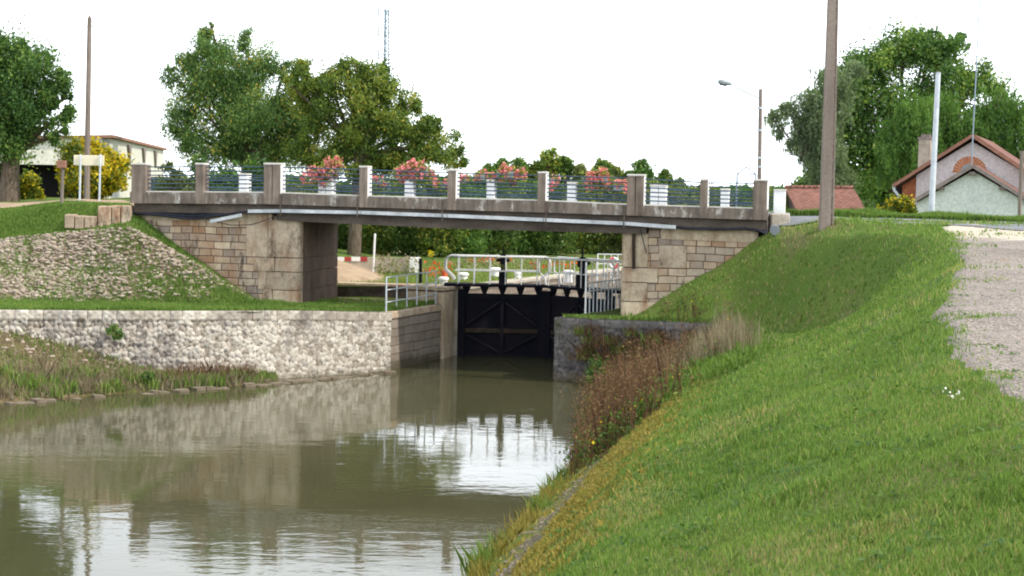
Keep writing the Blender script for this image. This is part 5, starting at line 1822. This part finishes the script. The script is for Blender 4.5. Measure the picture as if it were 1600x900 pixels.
b, t = U(1454.5, 342, D=47), U(1466, 114, D=47)
pole = thing("steel_pole", b, "pale grey steel pole in front of the cottage", "pole")
MB().tube([b - Vector((0, 0, .3)), t], [.088, .07], 14).build("shaft", 'grey_metal', pole, world=True)
MB().tube([t, t + Vector((0, 0, .03))], [.078, .05], 14).build("end_cap", 'lamp_grey', pole, world=True)

b, t = U(1186, 352, D=48.5), U(1188.5, 139, D=48.5)
lamp = thing("street_lamp", b, "street lamp on a slim brown pole behind the right end post of the bridge", "street lamp")
MB().tube([b - Vector((0, 0, .5)), t], [.07, .055], 12).build("pole", 'conc_pole', lamp, world=True)
for y in (170, 205, 248, 262):
    p = U(1187, y, D=48.5)
    MB().tube([p, p + Vector((0, 0, .05))], .082, 12).build("band", 'grey_metal', lamp, world=True)
a0, a1 = U(1187, 153, D=48.5), U(1140, 131, D=48.2)
MB().tube([a0, (a0 + a1) / 2 + Vector((0, 0, -.02)), a1], [.03, .027, .025], 8).build("arm", 'grey_metal', lamp, world=True)
hd = U(1122, 127, D=48.1)
w = MB()
d = (hd - a1)
w.tube([a1 + Vector((0.05, 0, 0)), a1 + d * .25, a1 + d * .6, a1 + d * .9, hd], [.04, .075, .085, .07, .03], 10)
lh = w.build("lamp_head", 'lamp_grey', lamp, world=True)
MB().tube([a1 + d * .3 - Vector((0, 0, .05)), a1 + d * .85 - Vector((0, 0, .05))], [.05, .05], 8).build("lens", 'glass_dark', lh, world=True)

# lattice mast far away
mb_, mt_ = U(601, 330, D=300), U(604, 14, D=300)
mast = thing("telecom_mast", (mb_.x, 300, 2), "slender lattice telecom mast far behind the walnut tree", "mast")
w = MB()
base = Vector((mb_.x, 300, 2))
legs = []
for k in range(3):
    a = 2 * math.pi * k / 3 + .4
    o1, o2 = Vector((math.cos(a), math.sin(a), 0)) * .95, Vector((math.cos(a), math.sin(a), 0)) * .42
    w.tube([base + o1, mt_ + o2], .13, 4)
    legs.append((o1, o2))
nb = 26
for k in range(nb):
    f0, f1 = k / nb, (k + 1) / nb
    for j in range(3):
        a, b2 = legs[j], legs[(j + 1) % 3]
        p = base + (mt_ - base) * f0 + a[0] * (1 - f0) + a[1] * f0
        q = base + (mt_ - base) * f1 + b2[0] * (1 - f1) + b2[1] * f1
        w.tube([p, q], .08, 3, caps=False)
w.build("lattice", 'mast', mast, world=True)
for y in (17, 50, 85):
    p = U(603, y, D=300)
    MB().tube([p - Vector((.9, 0, 0)), p + Vector((.9, 0, 0))], .1, 5).build("crossarm", 'mast', mast, world=True)
    for dx in (-1.35, 1.5):
        MB().box(p.x + dx - .12, p.x + dx + .12, 299.8, 300.2, p.z - .9, p.z + .9).build("panel_antenna", 'mast', mast, world=True)
        MB().tube([p + Vector((dx * .5, 0, 0)), p + Vector((dx, 0, .0))], .06, 4).build("standoff", 'mast', mast, world=True)

# cream sign, two posts
sg = thing("direction_sign", U(140, 322, D=48.6), "cream rectangular sign on two pale posts at the left end of the bridge", "sign")
p0, p1 = U(115.5, 258, D=48.6), U(163, 243, D=48.6)
MB().box(p0.x, p1.x, 48.56, 48.60, p0.z, p1.z, 0, .008).build("panel", 'cream', sg, world=True)
for x, y in ((124, 331), (155, 318)):
    MB().tube([U(x, y, D=48.5), U(x + 2, 241, D=48.5)], .032, 8).build("post", 'grey_metal', sg, world=True)
bp = thing("marker_box", U(96.5, 334, D=47.6), "short brown post carrying a small box left of the cream sign", "post")
MB().tube([U(96, 337, D=47.6), U(98, 262, D=47.6)], .052, 8).build("post", 'wood_pole', bp, world=True)
p0, p1 = U(90, 262, D=47.6), U(103, 251, D=47.6)
MB().box(p0.x, p1.x, 47.5, 47.7, p0.z, p1.z, 0, .01).build("box", 'rail_edge', bp, world=True)

# arched metal frame far behind the right bays
p = U(1166, 288, D=75)
fr_ = MB().tube([Vector((p.x - .42, 75, 2.0)), U(1163, 272, D=75) + Vector((-.33, 0, 0)), U(1166, 261, D=75), U(1170, 272, D=75) + Vector((.33, 0, 0)), Vector((p.x + .42, 75, 2.0))], .045, 6)
fr_.tube([U(1163, 272, D=75) + Vector((-.33, 0, 0)), U(1170, 272, D=75) + Vector((.33, 0, 0))], .035, 6)
tag(fr_.build("metal_arch", 'mast'), "thin bluish metal arch standing behind the last bay of the bridge", "arch")

# ---- behind the gates
p0, p1 = U(545, 430, D=57.5), U(657, 403.5, D=57.5)
cw = thing("concrete_screen", ((p0.x + p1.x) / 2, 57.5, 2.0), "long pale grey concrete screen wall seen under the bridge", "wall")
MB().box(p0.x, U(640, 430, D=57.5).x - .01, 57.5, 57.7, 2.0, p1.z).build("panel", 'chimney', cw, world=True)
MB().box(U(640, 430, D=57.5).x, p1.x, 57.35, 57.75, 2.0, p1.z + .02).build("end_block", 'white_paint', cw, world=True)
bar = thing("barrier", U(550, 430, D=57.5), "red and white barrier board behind the left abutment", "barrier")
for k, (x0, x1, mt) in enumerate([(522, 538, 'white_paint'), (538, 549, 'red'), (549, 563, 'white_paint'), (563, 574, 'red')]):
    q0, q1 = U(x0, 408, D=57.5), U(x1, 401.5, D=57.5)
    MB().box(q0.x, q1.x, 57.48, 57.52, q0.z, q1.z).build("board", mt, bar, world=True)
for x in (544, 570):
    q = U(x, 405, D=57.55)
    MB().box(q.x - .03, q.x + .03, 57.53, 57.58, 2.0, q.z).build("leg", 'white_paint', bar, world=True)
tag(MB().tube([U(582.5, 436, D=56), U(586, 365, D=56)], .035, 8).build("white_stake", 'white_paint'), "leaning white stake seen under the bridge left of the lock", "stake")
q = U(657, 424, D=51)
tag(MB().tube([U(657, 450, D=51), U(657, 404, D=51)], .05, 8).build("black_post", 'gate_black'), "short black post behind the small metal railing", "post")
cone = MB().tube([U(694, 444, D=52) + Vector((0, 0, 0)), U(694, 436, D=52), U(694, 423, D=52)], [.15, .12, .09], 12)
tag(cone.build("orange_bucket", 'orange'), "orange bucket shaped marker beside the left end of the gate railing", "marker")
bolls = [(724, 447, 434, .15, 54, "squat white mooring bollard behind the left gate railing"), (693, 449, 441, .14, 51, "low white bollard on the left pier beside the railing end"), (809, 446, 432, .10, 55, "narrow white bollard behind the middle of the left gate railing"),
         (888, 445, 430, .14, 54, "white bollard behind the right gate railing"), (774, 446, 426, .16, 56, "tall white bollard just right of the left winding gear")]
for x, y0, y1, r, D, lb in bolls:
    a, b = U(x, y0, D=D), U(x, y1 - 4, D=D)
    a.z = 2.0
    bo = thing("bollard", a, lb, "bollard", "white bollards beside the lock chamber")
    MB().tube([a, b], [r, r * .9], 12).build("stem", 'white_paint', bo, world=True)
    MB().tube([b, b + Vector((0, 0, .06)), b + Vector((0, 0, .09))], [r * 1.2, r * 1.2, r * .8], 12).build("head", 'white_paint', bo, world=True)
for x, y, lb in [(735, 433, "pinkish stone block behind the left gate railing"), (823, 434, "pale stone block between the two gate railings")]:
    a = U(x, y, D=60)
    tag(MB().box(a.x - .25, a.x + .25, 59.8, 60.3, 2.0, a.z + .2, 0, .05).build("stone_block", 'quoin'), lb, "stone")
lb_ = thing("lifebuoy_stand", (U(959, 440, D=54).x, 54, 2.0), "faded red and white lifebuoy on a slim stand behind the right railing", "lifebuoy")
c = U(959, 411, D=54)
MB().tube([Vector((c.x, 54.08, 2.0)), Vector((c.x, 54.08, c.z + .2))], .03, 8).build("stand", 'white_metal', lb_, world=True)
for k in range(4):
    pth = [(c.x + .14 * math.cos(a), 54, c.z + .16 * math.sin(a)) for a in np.linspace(k * math.pi / 2, (k + 1) * math.pi / 2, 7)]
    MB().tube(pth, .05, 8).build("ring_segment", 'pink_red' if k % 2 else 'white_paint', lb_, world=True)
# foot bridge railing seen further back on the right
a, b = U(933, 445, D=57), U(975, 446, D=57)
railing("far_railing", (a.x, a.y, 2.0), (b.x, b.y, 2.0), .85, 5, [.84, .5], "small white railing farther back beyond the right gate", 'white_metal')

# ================================================================== flowers
def petals(name, P, size, mat, parent):
    return leaf_cloud(name, P, size, mat, parent, rng.beta(2, 2, len(P)), .9)


def trough(w_, hgt, n, label, loc, group, mat='petals'):
    o = thing("flower_trough", loc, label, "flower trough", group, rz=-R(12))
    MB().box(-w_ * .28, w_ * .28, -.12, .12, -.10, .08, 0, .01).build("trough", 'lamp_grey', o)
    k = int(n)
    lob = rng.normal(size=(9, 3)) * np.array([w_ * .19, .10, hgt * .15])
    lob[:, 2] += .05 - np.abs(lob[:, 0]) * .35
    v = lob[rng.integers(0, 9, k)] + rng.normal(size=(k, 3)) * np.array([w_ * .11, .12, hgt * .13])
    hang = rng.uniform(0, 1, k) < .2
    v[hang, 2] -= rng.uniform(0, hgt * .4, hang.sum())
    leaf_cloud("foliage", v + np.array(loc), .075, 'lf_walnut', o, None, .8)
    k2 = int(n * 1.5)
    cc_ = lob[rng.integers(0, 9, k2 // 10)] + unit(rng.normal(size=(k2 // 10, 3))) * np.array([w_ * .16, .2, hgt * .20])
    v = cc_[rng.integers(0, len(cc_), k2)] + rng.normal(size=(k2, 3)) * .03
    petals("blossoms", v + np.array(loc), .068, mat, o)
    return o


tf = DW - .25
for px, py, w_, hgt, n, lb in [(515, 268, 1.45, .9, 1300, "pink geranium trough nearest the left end on the far parapet"), (645, 267, 1.65, .75, 1500, "widest pink geranium trough, second from the left on the bridge"),
                               (790, 272, .9, .8, 800, "pink geranium trough with trailing stems left of mid bridge"), (930, 280, 1.3, .85, 1000, "large pink geranium trough, rightmost on the bridge")]:
    s_, z_ = bl(px, py, tf)
    p = bw(s_, tf, z_)
    trough(w_, hgt, n, lb, p, "large flower troughs on the far parapet")
for px, py, w_, lb in [(592, 283, .5, "small pink flower box between the first and second large troughs"), (722, 281, .55, "small pink flower box between the second and third large troughs"), (698, 288, .5, "tiny pink flower box behind the fifth front post"),
                       (862, 284, .5, "small pink flower box between the third and last large troughs"), (968, 292, .5, "small pink flower box against the right double post"), (752, 276, .5, "pink flower tuft just left of the third large trough")]:
    s_, z_ = bl(px, py, tf)
    trough(w_, .42, 170, lb, bw(s_, tf - .1, z_), "small flower boxes on the far parapet")

# flower beds behind the lock
def bed(name, label, x0, x1, y0, y1, D0, D1, n, mat, stem='lf_olive'):
    xs, ys, Ds = rng.uniform(x0, x1, n), rng.uniform(y0, y1, n) ** 1, rng.uniform(D0, D1, n)
    P = np.array([U(a, b, D=c_) for a, b, c_ in zip(xs, ys, Ds)])
    P[:, 2] = np.maximum(P[:, 2], 2.05)
    mean = P.mean(0)
    o = thing(name, (mean[0], mean[1], 2.0), label, "flower bed")
    idx = rng.integers(0, n, n * 5)
    leaf_cloud("foliage", P[idx] * [1, 1, 1] - np.stack([rng.normal(0, .12, n * 5), rng.normal(0, .12, n * 5), rng.uniform(0, 1, n * 5) * (P[idx][:, 2] - 2.0)], 1), .13, stem, o, None, .35)
    k = rng.integers(0, n, n * 3)
    petals("blossoms", P[k] + rng.normal(size=(n * 3, 3)) * .06, .085, mat, o)
    return o


bed("flower_bed", "tall red and orange flowers between the concrete screen and the gates", 660, 712, 408, 446, 54, 60, 45, 'petals_red')
bed("flower_bed", "red flowers behind the middle of the gate railings", 728, 800, 405, 432, 66, 70, 45, 'petals_red')
bed("flower_bed", "red and orange flowers behind the right gate railing", 825, 900, 410, 436, 60, 66, 50, 'petals_red')
bed("flower_bed", "single tall yellow flower spike seen under the bridge", 670, 675, 386, 400, 64, 65, 9, 'petals_yellow')
bed("flower_bed", "dry brown shrubby bed in front of the concrete screen", 590, 655, 398, 436, 55.5, 57, 70, 'lf_straw', 'lf_olive')

bed("flower_bed", "scruffy olive and straw coloured plants behind the left gate railing", 700, 850, 404, 436, 60, 66, 170, 'lf_straw', 'lf_olive')
bed("flower_bed", "scruffy olive plants behind the right gate railing", 850, 975, 400, 432, 66, 72, 120, 'lf_straw', 'lf_olive')
# ================================================================== grass and weeds
def in_view(P, m_=40):
    px, py, d = proj(P)
    return (px > -m_) & (px < 1600 + m_) & (py > -m_) & (py < 900 + m_) & (d > 1)


Bs, Hs, Ws, Ts = [], [], [], []
for d0, d1, dens, w_, h_ in [(5.5, 8, 4200, .0055, .042), (8, 11, 3000, .007, .045), (11, 15, 1800, .009, .048), (15, 21, 800, .012, .058), (21, 30, 380, .018, .065), (30, 38, 200, .026, .075), (38, 44.5, 170, .03, .085)]:
    x0, x1 = -1.6 + .12 * d0, max(float(path_edge(d1)), 4) + (.8 if d1 < 38 else 1.5)
    n = int((x1 - x0) * (d1 - d0) * dens)
    X, D = rng.uniform(x0, x1, n), rng.uniform(d0, d1, n)
    q = q_of(X, D)
    xo = np.interp(D, [-6, 0, 10.4, 16.6, 21.8, 29, 35.5, 43], [-5.3, -4.2, -2.4, -1.3, -.4, .9, 1.25, 1.6])
    u = X - xo
    z = zR(X, D)
    pe = path_edge(D) + .25 * sn(X, D, 2.0, 7)
    keep = (u > .5) & (X < pe + rng.exponential(.12, n))
    tuft = (X > pe) & (X < pe + 1.6) & (sn(X * .35, D, 1.7, 31) > .52)
    keep |= tuft & (rng.uniform(0, 1, n) < .5)
    lockx = 1.16 + .461 * (q - 43.3)
    keep &= ~((q > 43.3) & (X < lockx + .15)) & ~((q > 43.9) & (X > 3.0))
    keep &= (z > .2) & ~((q > 43.0) & (q < 43.43) & (X < 5.6))
    edge_d = np.abs(u - .95) < .22
    keep &= ~(edge_d & (D < 30) & (rng.uniform(0, 1, n) < .9))
    thin = sn(X, D * .5, 1.3, 21)
    keep &= rng.uniform(0, 1, n) < np.clip(1.1 + thin * .8, .35, 1)
    P = np.stack([X, D, z - .005], 1)
    keep &= in_view(P)
    P, X, D, u = P[keep], X[keep], D[keep], u[keep]
    n = len(P)
    patch = sn(X, D * .45, .8, 13) * .18 + sn(X, D, 3.0, 14) * .08
    t_ = rng.beta(2.4, 2.8, n) + patch
    moss = (u < 2.2) & (D < 31)
    P = P
    t_ = np.where(moss, np.clip(t_ + .25 * np.clip(2.2 - u, 0, 1), 0, 1), t_)
    dry = rng.uniform(0, 1, n) < .06 + .40 * np.clip(sn(X, D * .4, 1.1, 17) * 3 - .9, 0, 1)
    cone = (q > 36) & (q < 43.9) & (z[keep] > 1.95) & (X > 4.5) & (X < 8.2) if False else (D > 36) & (P[:, 2] > 2.0) & (X < 8.0)
    dry = dry & ((D > 9) | (rng.uniform(0, 1, n) < .4)) | (cone & (rng.uniform(0, 1, n) < .30 + .3 * sn(X * 2, D * 2, 1.6, 18)))
    t_ = np.where(dry, rng.uniform(.9, 1, n), t_)
    hh = h_ * (1 + .55 * (sn(X, D, 2.2, 19) > .5)) * np.where(moss, .7, 1)
    Bs.append(P), Hs.append(hh), Ws.append(np.full(n, w_)), Ts.append(t_)
P, H, W_, T = np.concatenate(Bs), np.concatenate(Hs), np.concatenate(Ws), np.concatenate(Ts)
blades("lawn_grass", P, H, W_, 'grass_blades', .6, T)

# moss cushions along the bank edge
n = 26000
D = rng.uniform(13, 30.5, n)
xo = np.interp(D, [-6, 0, 10.4, 16.6, 21.8, 29], [-5.3, -4.2, -2.4, -1.3, -.4, .9])
u = rng.normal(1.6, .5, n)
k = (u > .35) & (np.abs(u - .95) > .16) & (sn(D, u, 2.3, 40) > -.35)
X = xo + u
P = np.stack([X, D, zR(X, D) - .004], 1)[k]
P = P[in_view(P)]
blades("yellow_moss", P, .06, .028, 'moss_blades', .8)

# dry grass tufts right at the near waterline
def tufts(name, centres, n_each, spread, h, w_, mat, lean=.5, tshift=0):
    c = np.array(centres)
    k = rng.integers(0, len(c), n_each * len(c))
    P = c[k] + np.stack([rng.normal(0, spread, len(k)), rng.normal(0, spread, len(k)), np.zeros(len(k))], 1)
    return blades(name, P, h, w_, mat, lean, rng.beta(2, 2, len(k)) + tshift)


def bankpt(D, u):
    xo = float(np.interp(D, [-6, 0, 10.4, 16.6, 21.8, 29, 35.5, 43], [-5.3, -4.2, -2.4, -1.3, -.4, .9, 1.25, 1.6]))
    return (xo + u, D, float(zR(xo + u, D)) - .02)


tufts("edge_grass", [bankpt(d, random.uniform(.25, .5)) for d in np.arange(18.5, 29, .22)], 40, .10, .22, .012, 'moss_blades', .7, -.1)
tufts("edge_grass", [bankpt(d, random.uniform(.2, .45)) for d in (20.6, 20.9, 21.3, 22, 24.4, 26.2, 27.5, 28.0)], 110, .09, .35, .012, 'grass_blades', .6)

# rusty dock and sorrel stems on the bank below the right wing wall
c = []
for k in range(560):
    D = random.uniform(27.3, 42.0)
    u = abs(random.gauss(0, .8)) + .2 + random.uniform(0, .4) + random.uniform(0, 1) * max(0, (D - 30) * .12)
    if math.sin(D * 2.3 + u * 2.1) + math.sin(D * 5.1) < -.7:
        continue
    c.append(bankpt(D, u))
c = np.array(c)
H = rng.uniform(.5, 1.5, len(c)) * np.interp(c[:, 1], [27, 30, 36, 42], [.95, 1.2, 1.05, .7])
stems = []
for p, h in zip(c, H):
    for j in range(4):
        stems.append((p, h * random.uniform(.7, 1), random.uniform(-.18, .18), random.uniform(-.12, .12)))
Bp = np.array([s_[0] for s_ in stems]) + rng.normal(0, .05, (len(stems), 3)) * [1, 1, 0]
blades("weed_stems", Bp, np.array([s_[1] for s_ in stems]) * 1.0, .016, 'lf_rust', .25, rng.uniform(0, .7, len(stems)))
n = 24000
k = rng.integers(0, len(stems), n)
f = rng.uniform(.25, 1.0, n)
hh = np.array([s_[1] for s_ in stems])[k]
ld = np.array([[s_[2], s_[3]] for s_ in stems])[k]
P = Bp[k] + np.stack([ld[:, 0] * f * hh, ld[:, 1] * f * hh, f * hh], 1) + rng.normal(0, .035, (n, 3))
o = leaf_cloud("rusty_weeds", P, .055, 'lf_rust', None, rng.beta(2, 2.2, n) + .1 * sn(P[:, 0], P[:, 1], 2, 3), .4, kind='stuff')
n = 9000
k = rng.integers(0, len(stems), n)
P = Bp[k] + rng.normal(0, .08, (n, 3)) + np.stack([np.zeros(n), np.zeros(n), rng.uniform(0, .55, n)], 1)
leaf_cloud("weed_leaves", P, .085, 'lf_mid', None, rng.uniform(0, 1, n), .5, kind='stuff')
P = Bp[rng.integers(0, len(stems), 120)] + rng.normal(0, .1, (120, 3)) + [0, 0, .5]
leaf_cloud("yellow_weed_flowers", P, .05, 'petals_yellow', None, rng.uniform(0, 1, 120), .9, kind='stuff')
# pale feathery grasses higher up
c = [bankpt(random.uniform(32, 40.5), random.uniform(1.9, 3.9)) for _ in range(60)]
tufts("feather_grass", c, 34, .12, .75, .014, 'lf_straw', .3)
c = [bankpt(random.uniform(29, 41), random.uniform(1.5, 4.0)) for _ in range(150)]
tufts("bank_herbs", c, 60, .18, .22, .022, 'grass_blades', .8, -.12)
# plants on the dark wing wall
c = []
for _ in range(110):
    x = random.uniform(1.8, 5.2)
    c.append((x, 43.32 - .54 * (x - 1.16) - .14, random.uniform(.3, 1.35)))
tufts("wall_plants", c, 36, .12, .28, .016, 'lf_rust', .8)
tufts("wall_herbs", random.sample(c, 34), 50, .12, .22, .022, 'grass_blades', .9)
# overhang of turf on top of the wing walls
c = [(x, 43.32 - .54 * (x - 1.16) + random.uniform(.05, .3), 1.66 + .025 * (x - 1.2)) for x in np.arange(1.5, 5.9, .06)]
tufts("wall_top_grass", c, 26, .07, .10, .018, 'grass_blades', .9)

# left bank grass
Bs, Ts, Hs = [], [], []
n = 200000
px = rng.uniform(-60, 690, n)
kd = np.array([np.interp(px, LP, tabL[:, j, 0]) for j in range(9)])
D = kd[0] + .3 + (48.4 - kd[0]) * rng.uniform(0, 1, n)
X = (px - 800) / F * D
z = zL(X, D)
fs = (D - kd[1]) / (kd[3] - kd[1])
onslope = (fs > 0) & (fs < 1)
gr = 0.20 + .68 * np.clip((px - 60) / 330, 0, 1) * (1 - np.clip(fs, 0, 1) * .75) + .3 * sn(X, D, 1.9, 23) + np.clip(.5 - fs * 5, 0, .5)
keep = np.where(onslope, rng.uniform(0, 1, n) < gr, True)
bz = np.array([zL(X, D)])[0]
# keep off the bridge abutment, towpath and the road strip
rel = np.stack([X - B0.x, D - B0.y], 1)
ts = rel @ np.array([BV.x, BV.y])
ss = rel @ np.array([BU.x, BU.y])
keep &= ~((ts > .30) & (ss > SE0 - .1) & (ss < sLin + .1)) & ~((ts > 1.35) & (ss <= SE0 - .1))
keep &= ~((px > 515) & (D > 45.9 + .2 * sn(X, D, 2, 3)) & (rng.uniform(0, 1, n) < .9))
lx = L0.x + (D - L0.y) * .391 / .92
keep &= X < lx - .1
P = np.stack([X, D, z - .01], 1)[keep]
t_ = rng.beta(2.4, 2.8, len(P)) + .15 * sn(P[:, 0], P[:, 1], 1.1, 5)
hh = np.where(onslope[keep], .13, .085)
blades("bank_grass", P, hh, .026, 'grass_blades', .6, t_)
n = 16000
i_, j_ = rng.integers(0, 240, n), rng.integers(0, 29, n)
P = BANKV[i_, j_] + np.stack([rng.normal(0, .05, n), rng.normal(0, .05, n), np.zeros(n)], 1)
blades("dry_bank_grass", P, .10, .026, 'lf_straw', .8, rng.beta(2, 1.6, n) - .1)
n = 9000
i_, j_ = rng.integers(0, 240, n), rng.integers(0, 29, n)
P = BANKV[i_, j_] + np.stack([rng.normal(0, .05, n), rng.normal(0, .05, n), np.zeros(n)], 1)
P = P[sn(P[:, 0], P[:, 1], 1.5, 9) > -.2]
blades("green_bank_grass", P, .11, .026, 'grass_blades', .8)
c = [tuple(BANKV[i, random.randint(16, 27)]) for i in range(120, 232, 2)]
tufts("bank_weeds", c, 50, .14, .30, .018, 'lf_straw', .6, -.1)
c = [tuple(BANKV[i, random.randint(16, 28)]) for i in range(100, 236, 3)]
tufts("bank_weeds", c, 60, .12, .30, .022, 'grass_blades', .6, .12)
c = [tuple(BANKV[i, random.randint(12, 24)]) for i in range(196, 232, 2)]
tufts("brown_bank_weeds", c, 34, .14, .42, .02, 'lf_rust', .6)

# verge beyond the road on the right, and turf on the far ground by the lock
n = 60000
X = rng.uniform(7.2, 17, n)
D = np.interp(X, [7.9, 10, 12.2, 15, 18], [47.0, 46.4, 45.2, 44.0, 42.7]) + rng.exponential(.8, n)
P = np.stack([X, D, zR(X, D) - .01], 1)
P = P[(D < 49.5) & in_view(P)]
blades("verge_grass", P, .19 + .08 * sn(P[:, 0], P[:, 1], 1.5, 2), .03, 'grass_blades', .35)
n = 5000
X, D = rng.uniform(7.25, 9.0, n), rng.uniform(42.0, 43.6, n)
k = D > 42.9 - (X - 7) * .95 + 5
n = 50000
D = rng.uniform(50.5, 66, n)
X = rng.uniform(-7, 9, n)
cx0 = L1.x + (D - L1.y) * .425
k = (X < cx0 - .3) | (X > cx0 + 6.0)
P = np.stack([X, D, np.full(n, 1.99)], 1)[k]
blades("lock_lawn", P, .10, .03, 'grass_blades', .6, rng.beta(2.4, 2.2, len(P)) + .22)

# coarse tufts, clover and plantain patches that break the mown turf
c = []
for _ in range(220):
    D = 7 + 30 * random.random() ** 1.6
    x = random.uniform(-1.5 + .12 * D, float(path_edge(D)) - .1)
    if float(sn(x, D * .6, .9, 61)) > -.1:
        c.append((x, D, float(zR(x, D)) - .005))
tufts("coarse_tufts", c, 36, .06, .062, .010, 'grass_blades', .9, -.10)
c = []
for _ in range(260):
    D = 7 + 26 * random.random() ** 1.5
    x = random.uniform(-1.5 + .12 * D, float(path_edge(D)) + .5)
    c.append((x, D, float(zR(x, D)) + .02))
c = np.array(c)
k = rng.integers(0, len(c), 9000)
sp = np.where(rng.uniform(0, 1, 9000) < .5, .06, .16)[:, None]
P = c[k] + rng.normal(size=(9000, 3)) * sp * [1, 1, .06]
leaf_cloud("clover_patches", P, .035, 'lf_mid', None, rng.uniform(.1, .7, 9000), .9, kind='stuff', out=np.array([0, 0, 2.0]))
# crumbled stones on the near water edge
n = 650
D = rng.uniform(14, 30, n)
xo = np.interp(D, [-6, 0, 10.4, 16.6, 21.8, 29], [-5.3, -4.2, -2.4, -1.3, -.4, .9])
X = xo + .95 + rng.normal(0, .2, n) + .2 * sn(D, D, 1.3, 4)
P = np.stack([X, D, zR(X, D) - .01], 1)
stones("edge_stones", P, rng.uniform(.02, .055, n), 'edge_stone', "small crumbled stones along the near water edge")

# small flowers scattered in the lawn
pts = []
for x, y in [(1484, 621), (1490, 628), (1502, 630), (1480, 617), (1495, 624), (1176, 675), (1199, 786), (1498, 619)]:
    for z in np.linspace(3.7, 2.0, 40):
        p = U(x, y, z=z)
        if zR(p.x, p.y) >= z - .03:
            break
    pts.append(p + Vector((0, 0, .08)))
P = np.repeat(np.array(pts), 3, 0) + rng.normal(0, .012, (len(pts) * 3, 3)) - [0, 0, .04]
o = leaf_cloud("daisies", P, .022, 'petals_white', None, None, .9, kind='stuff')
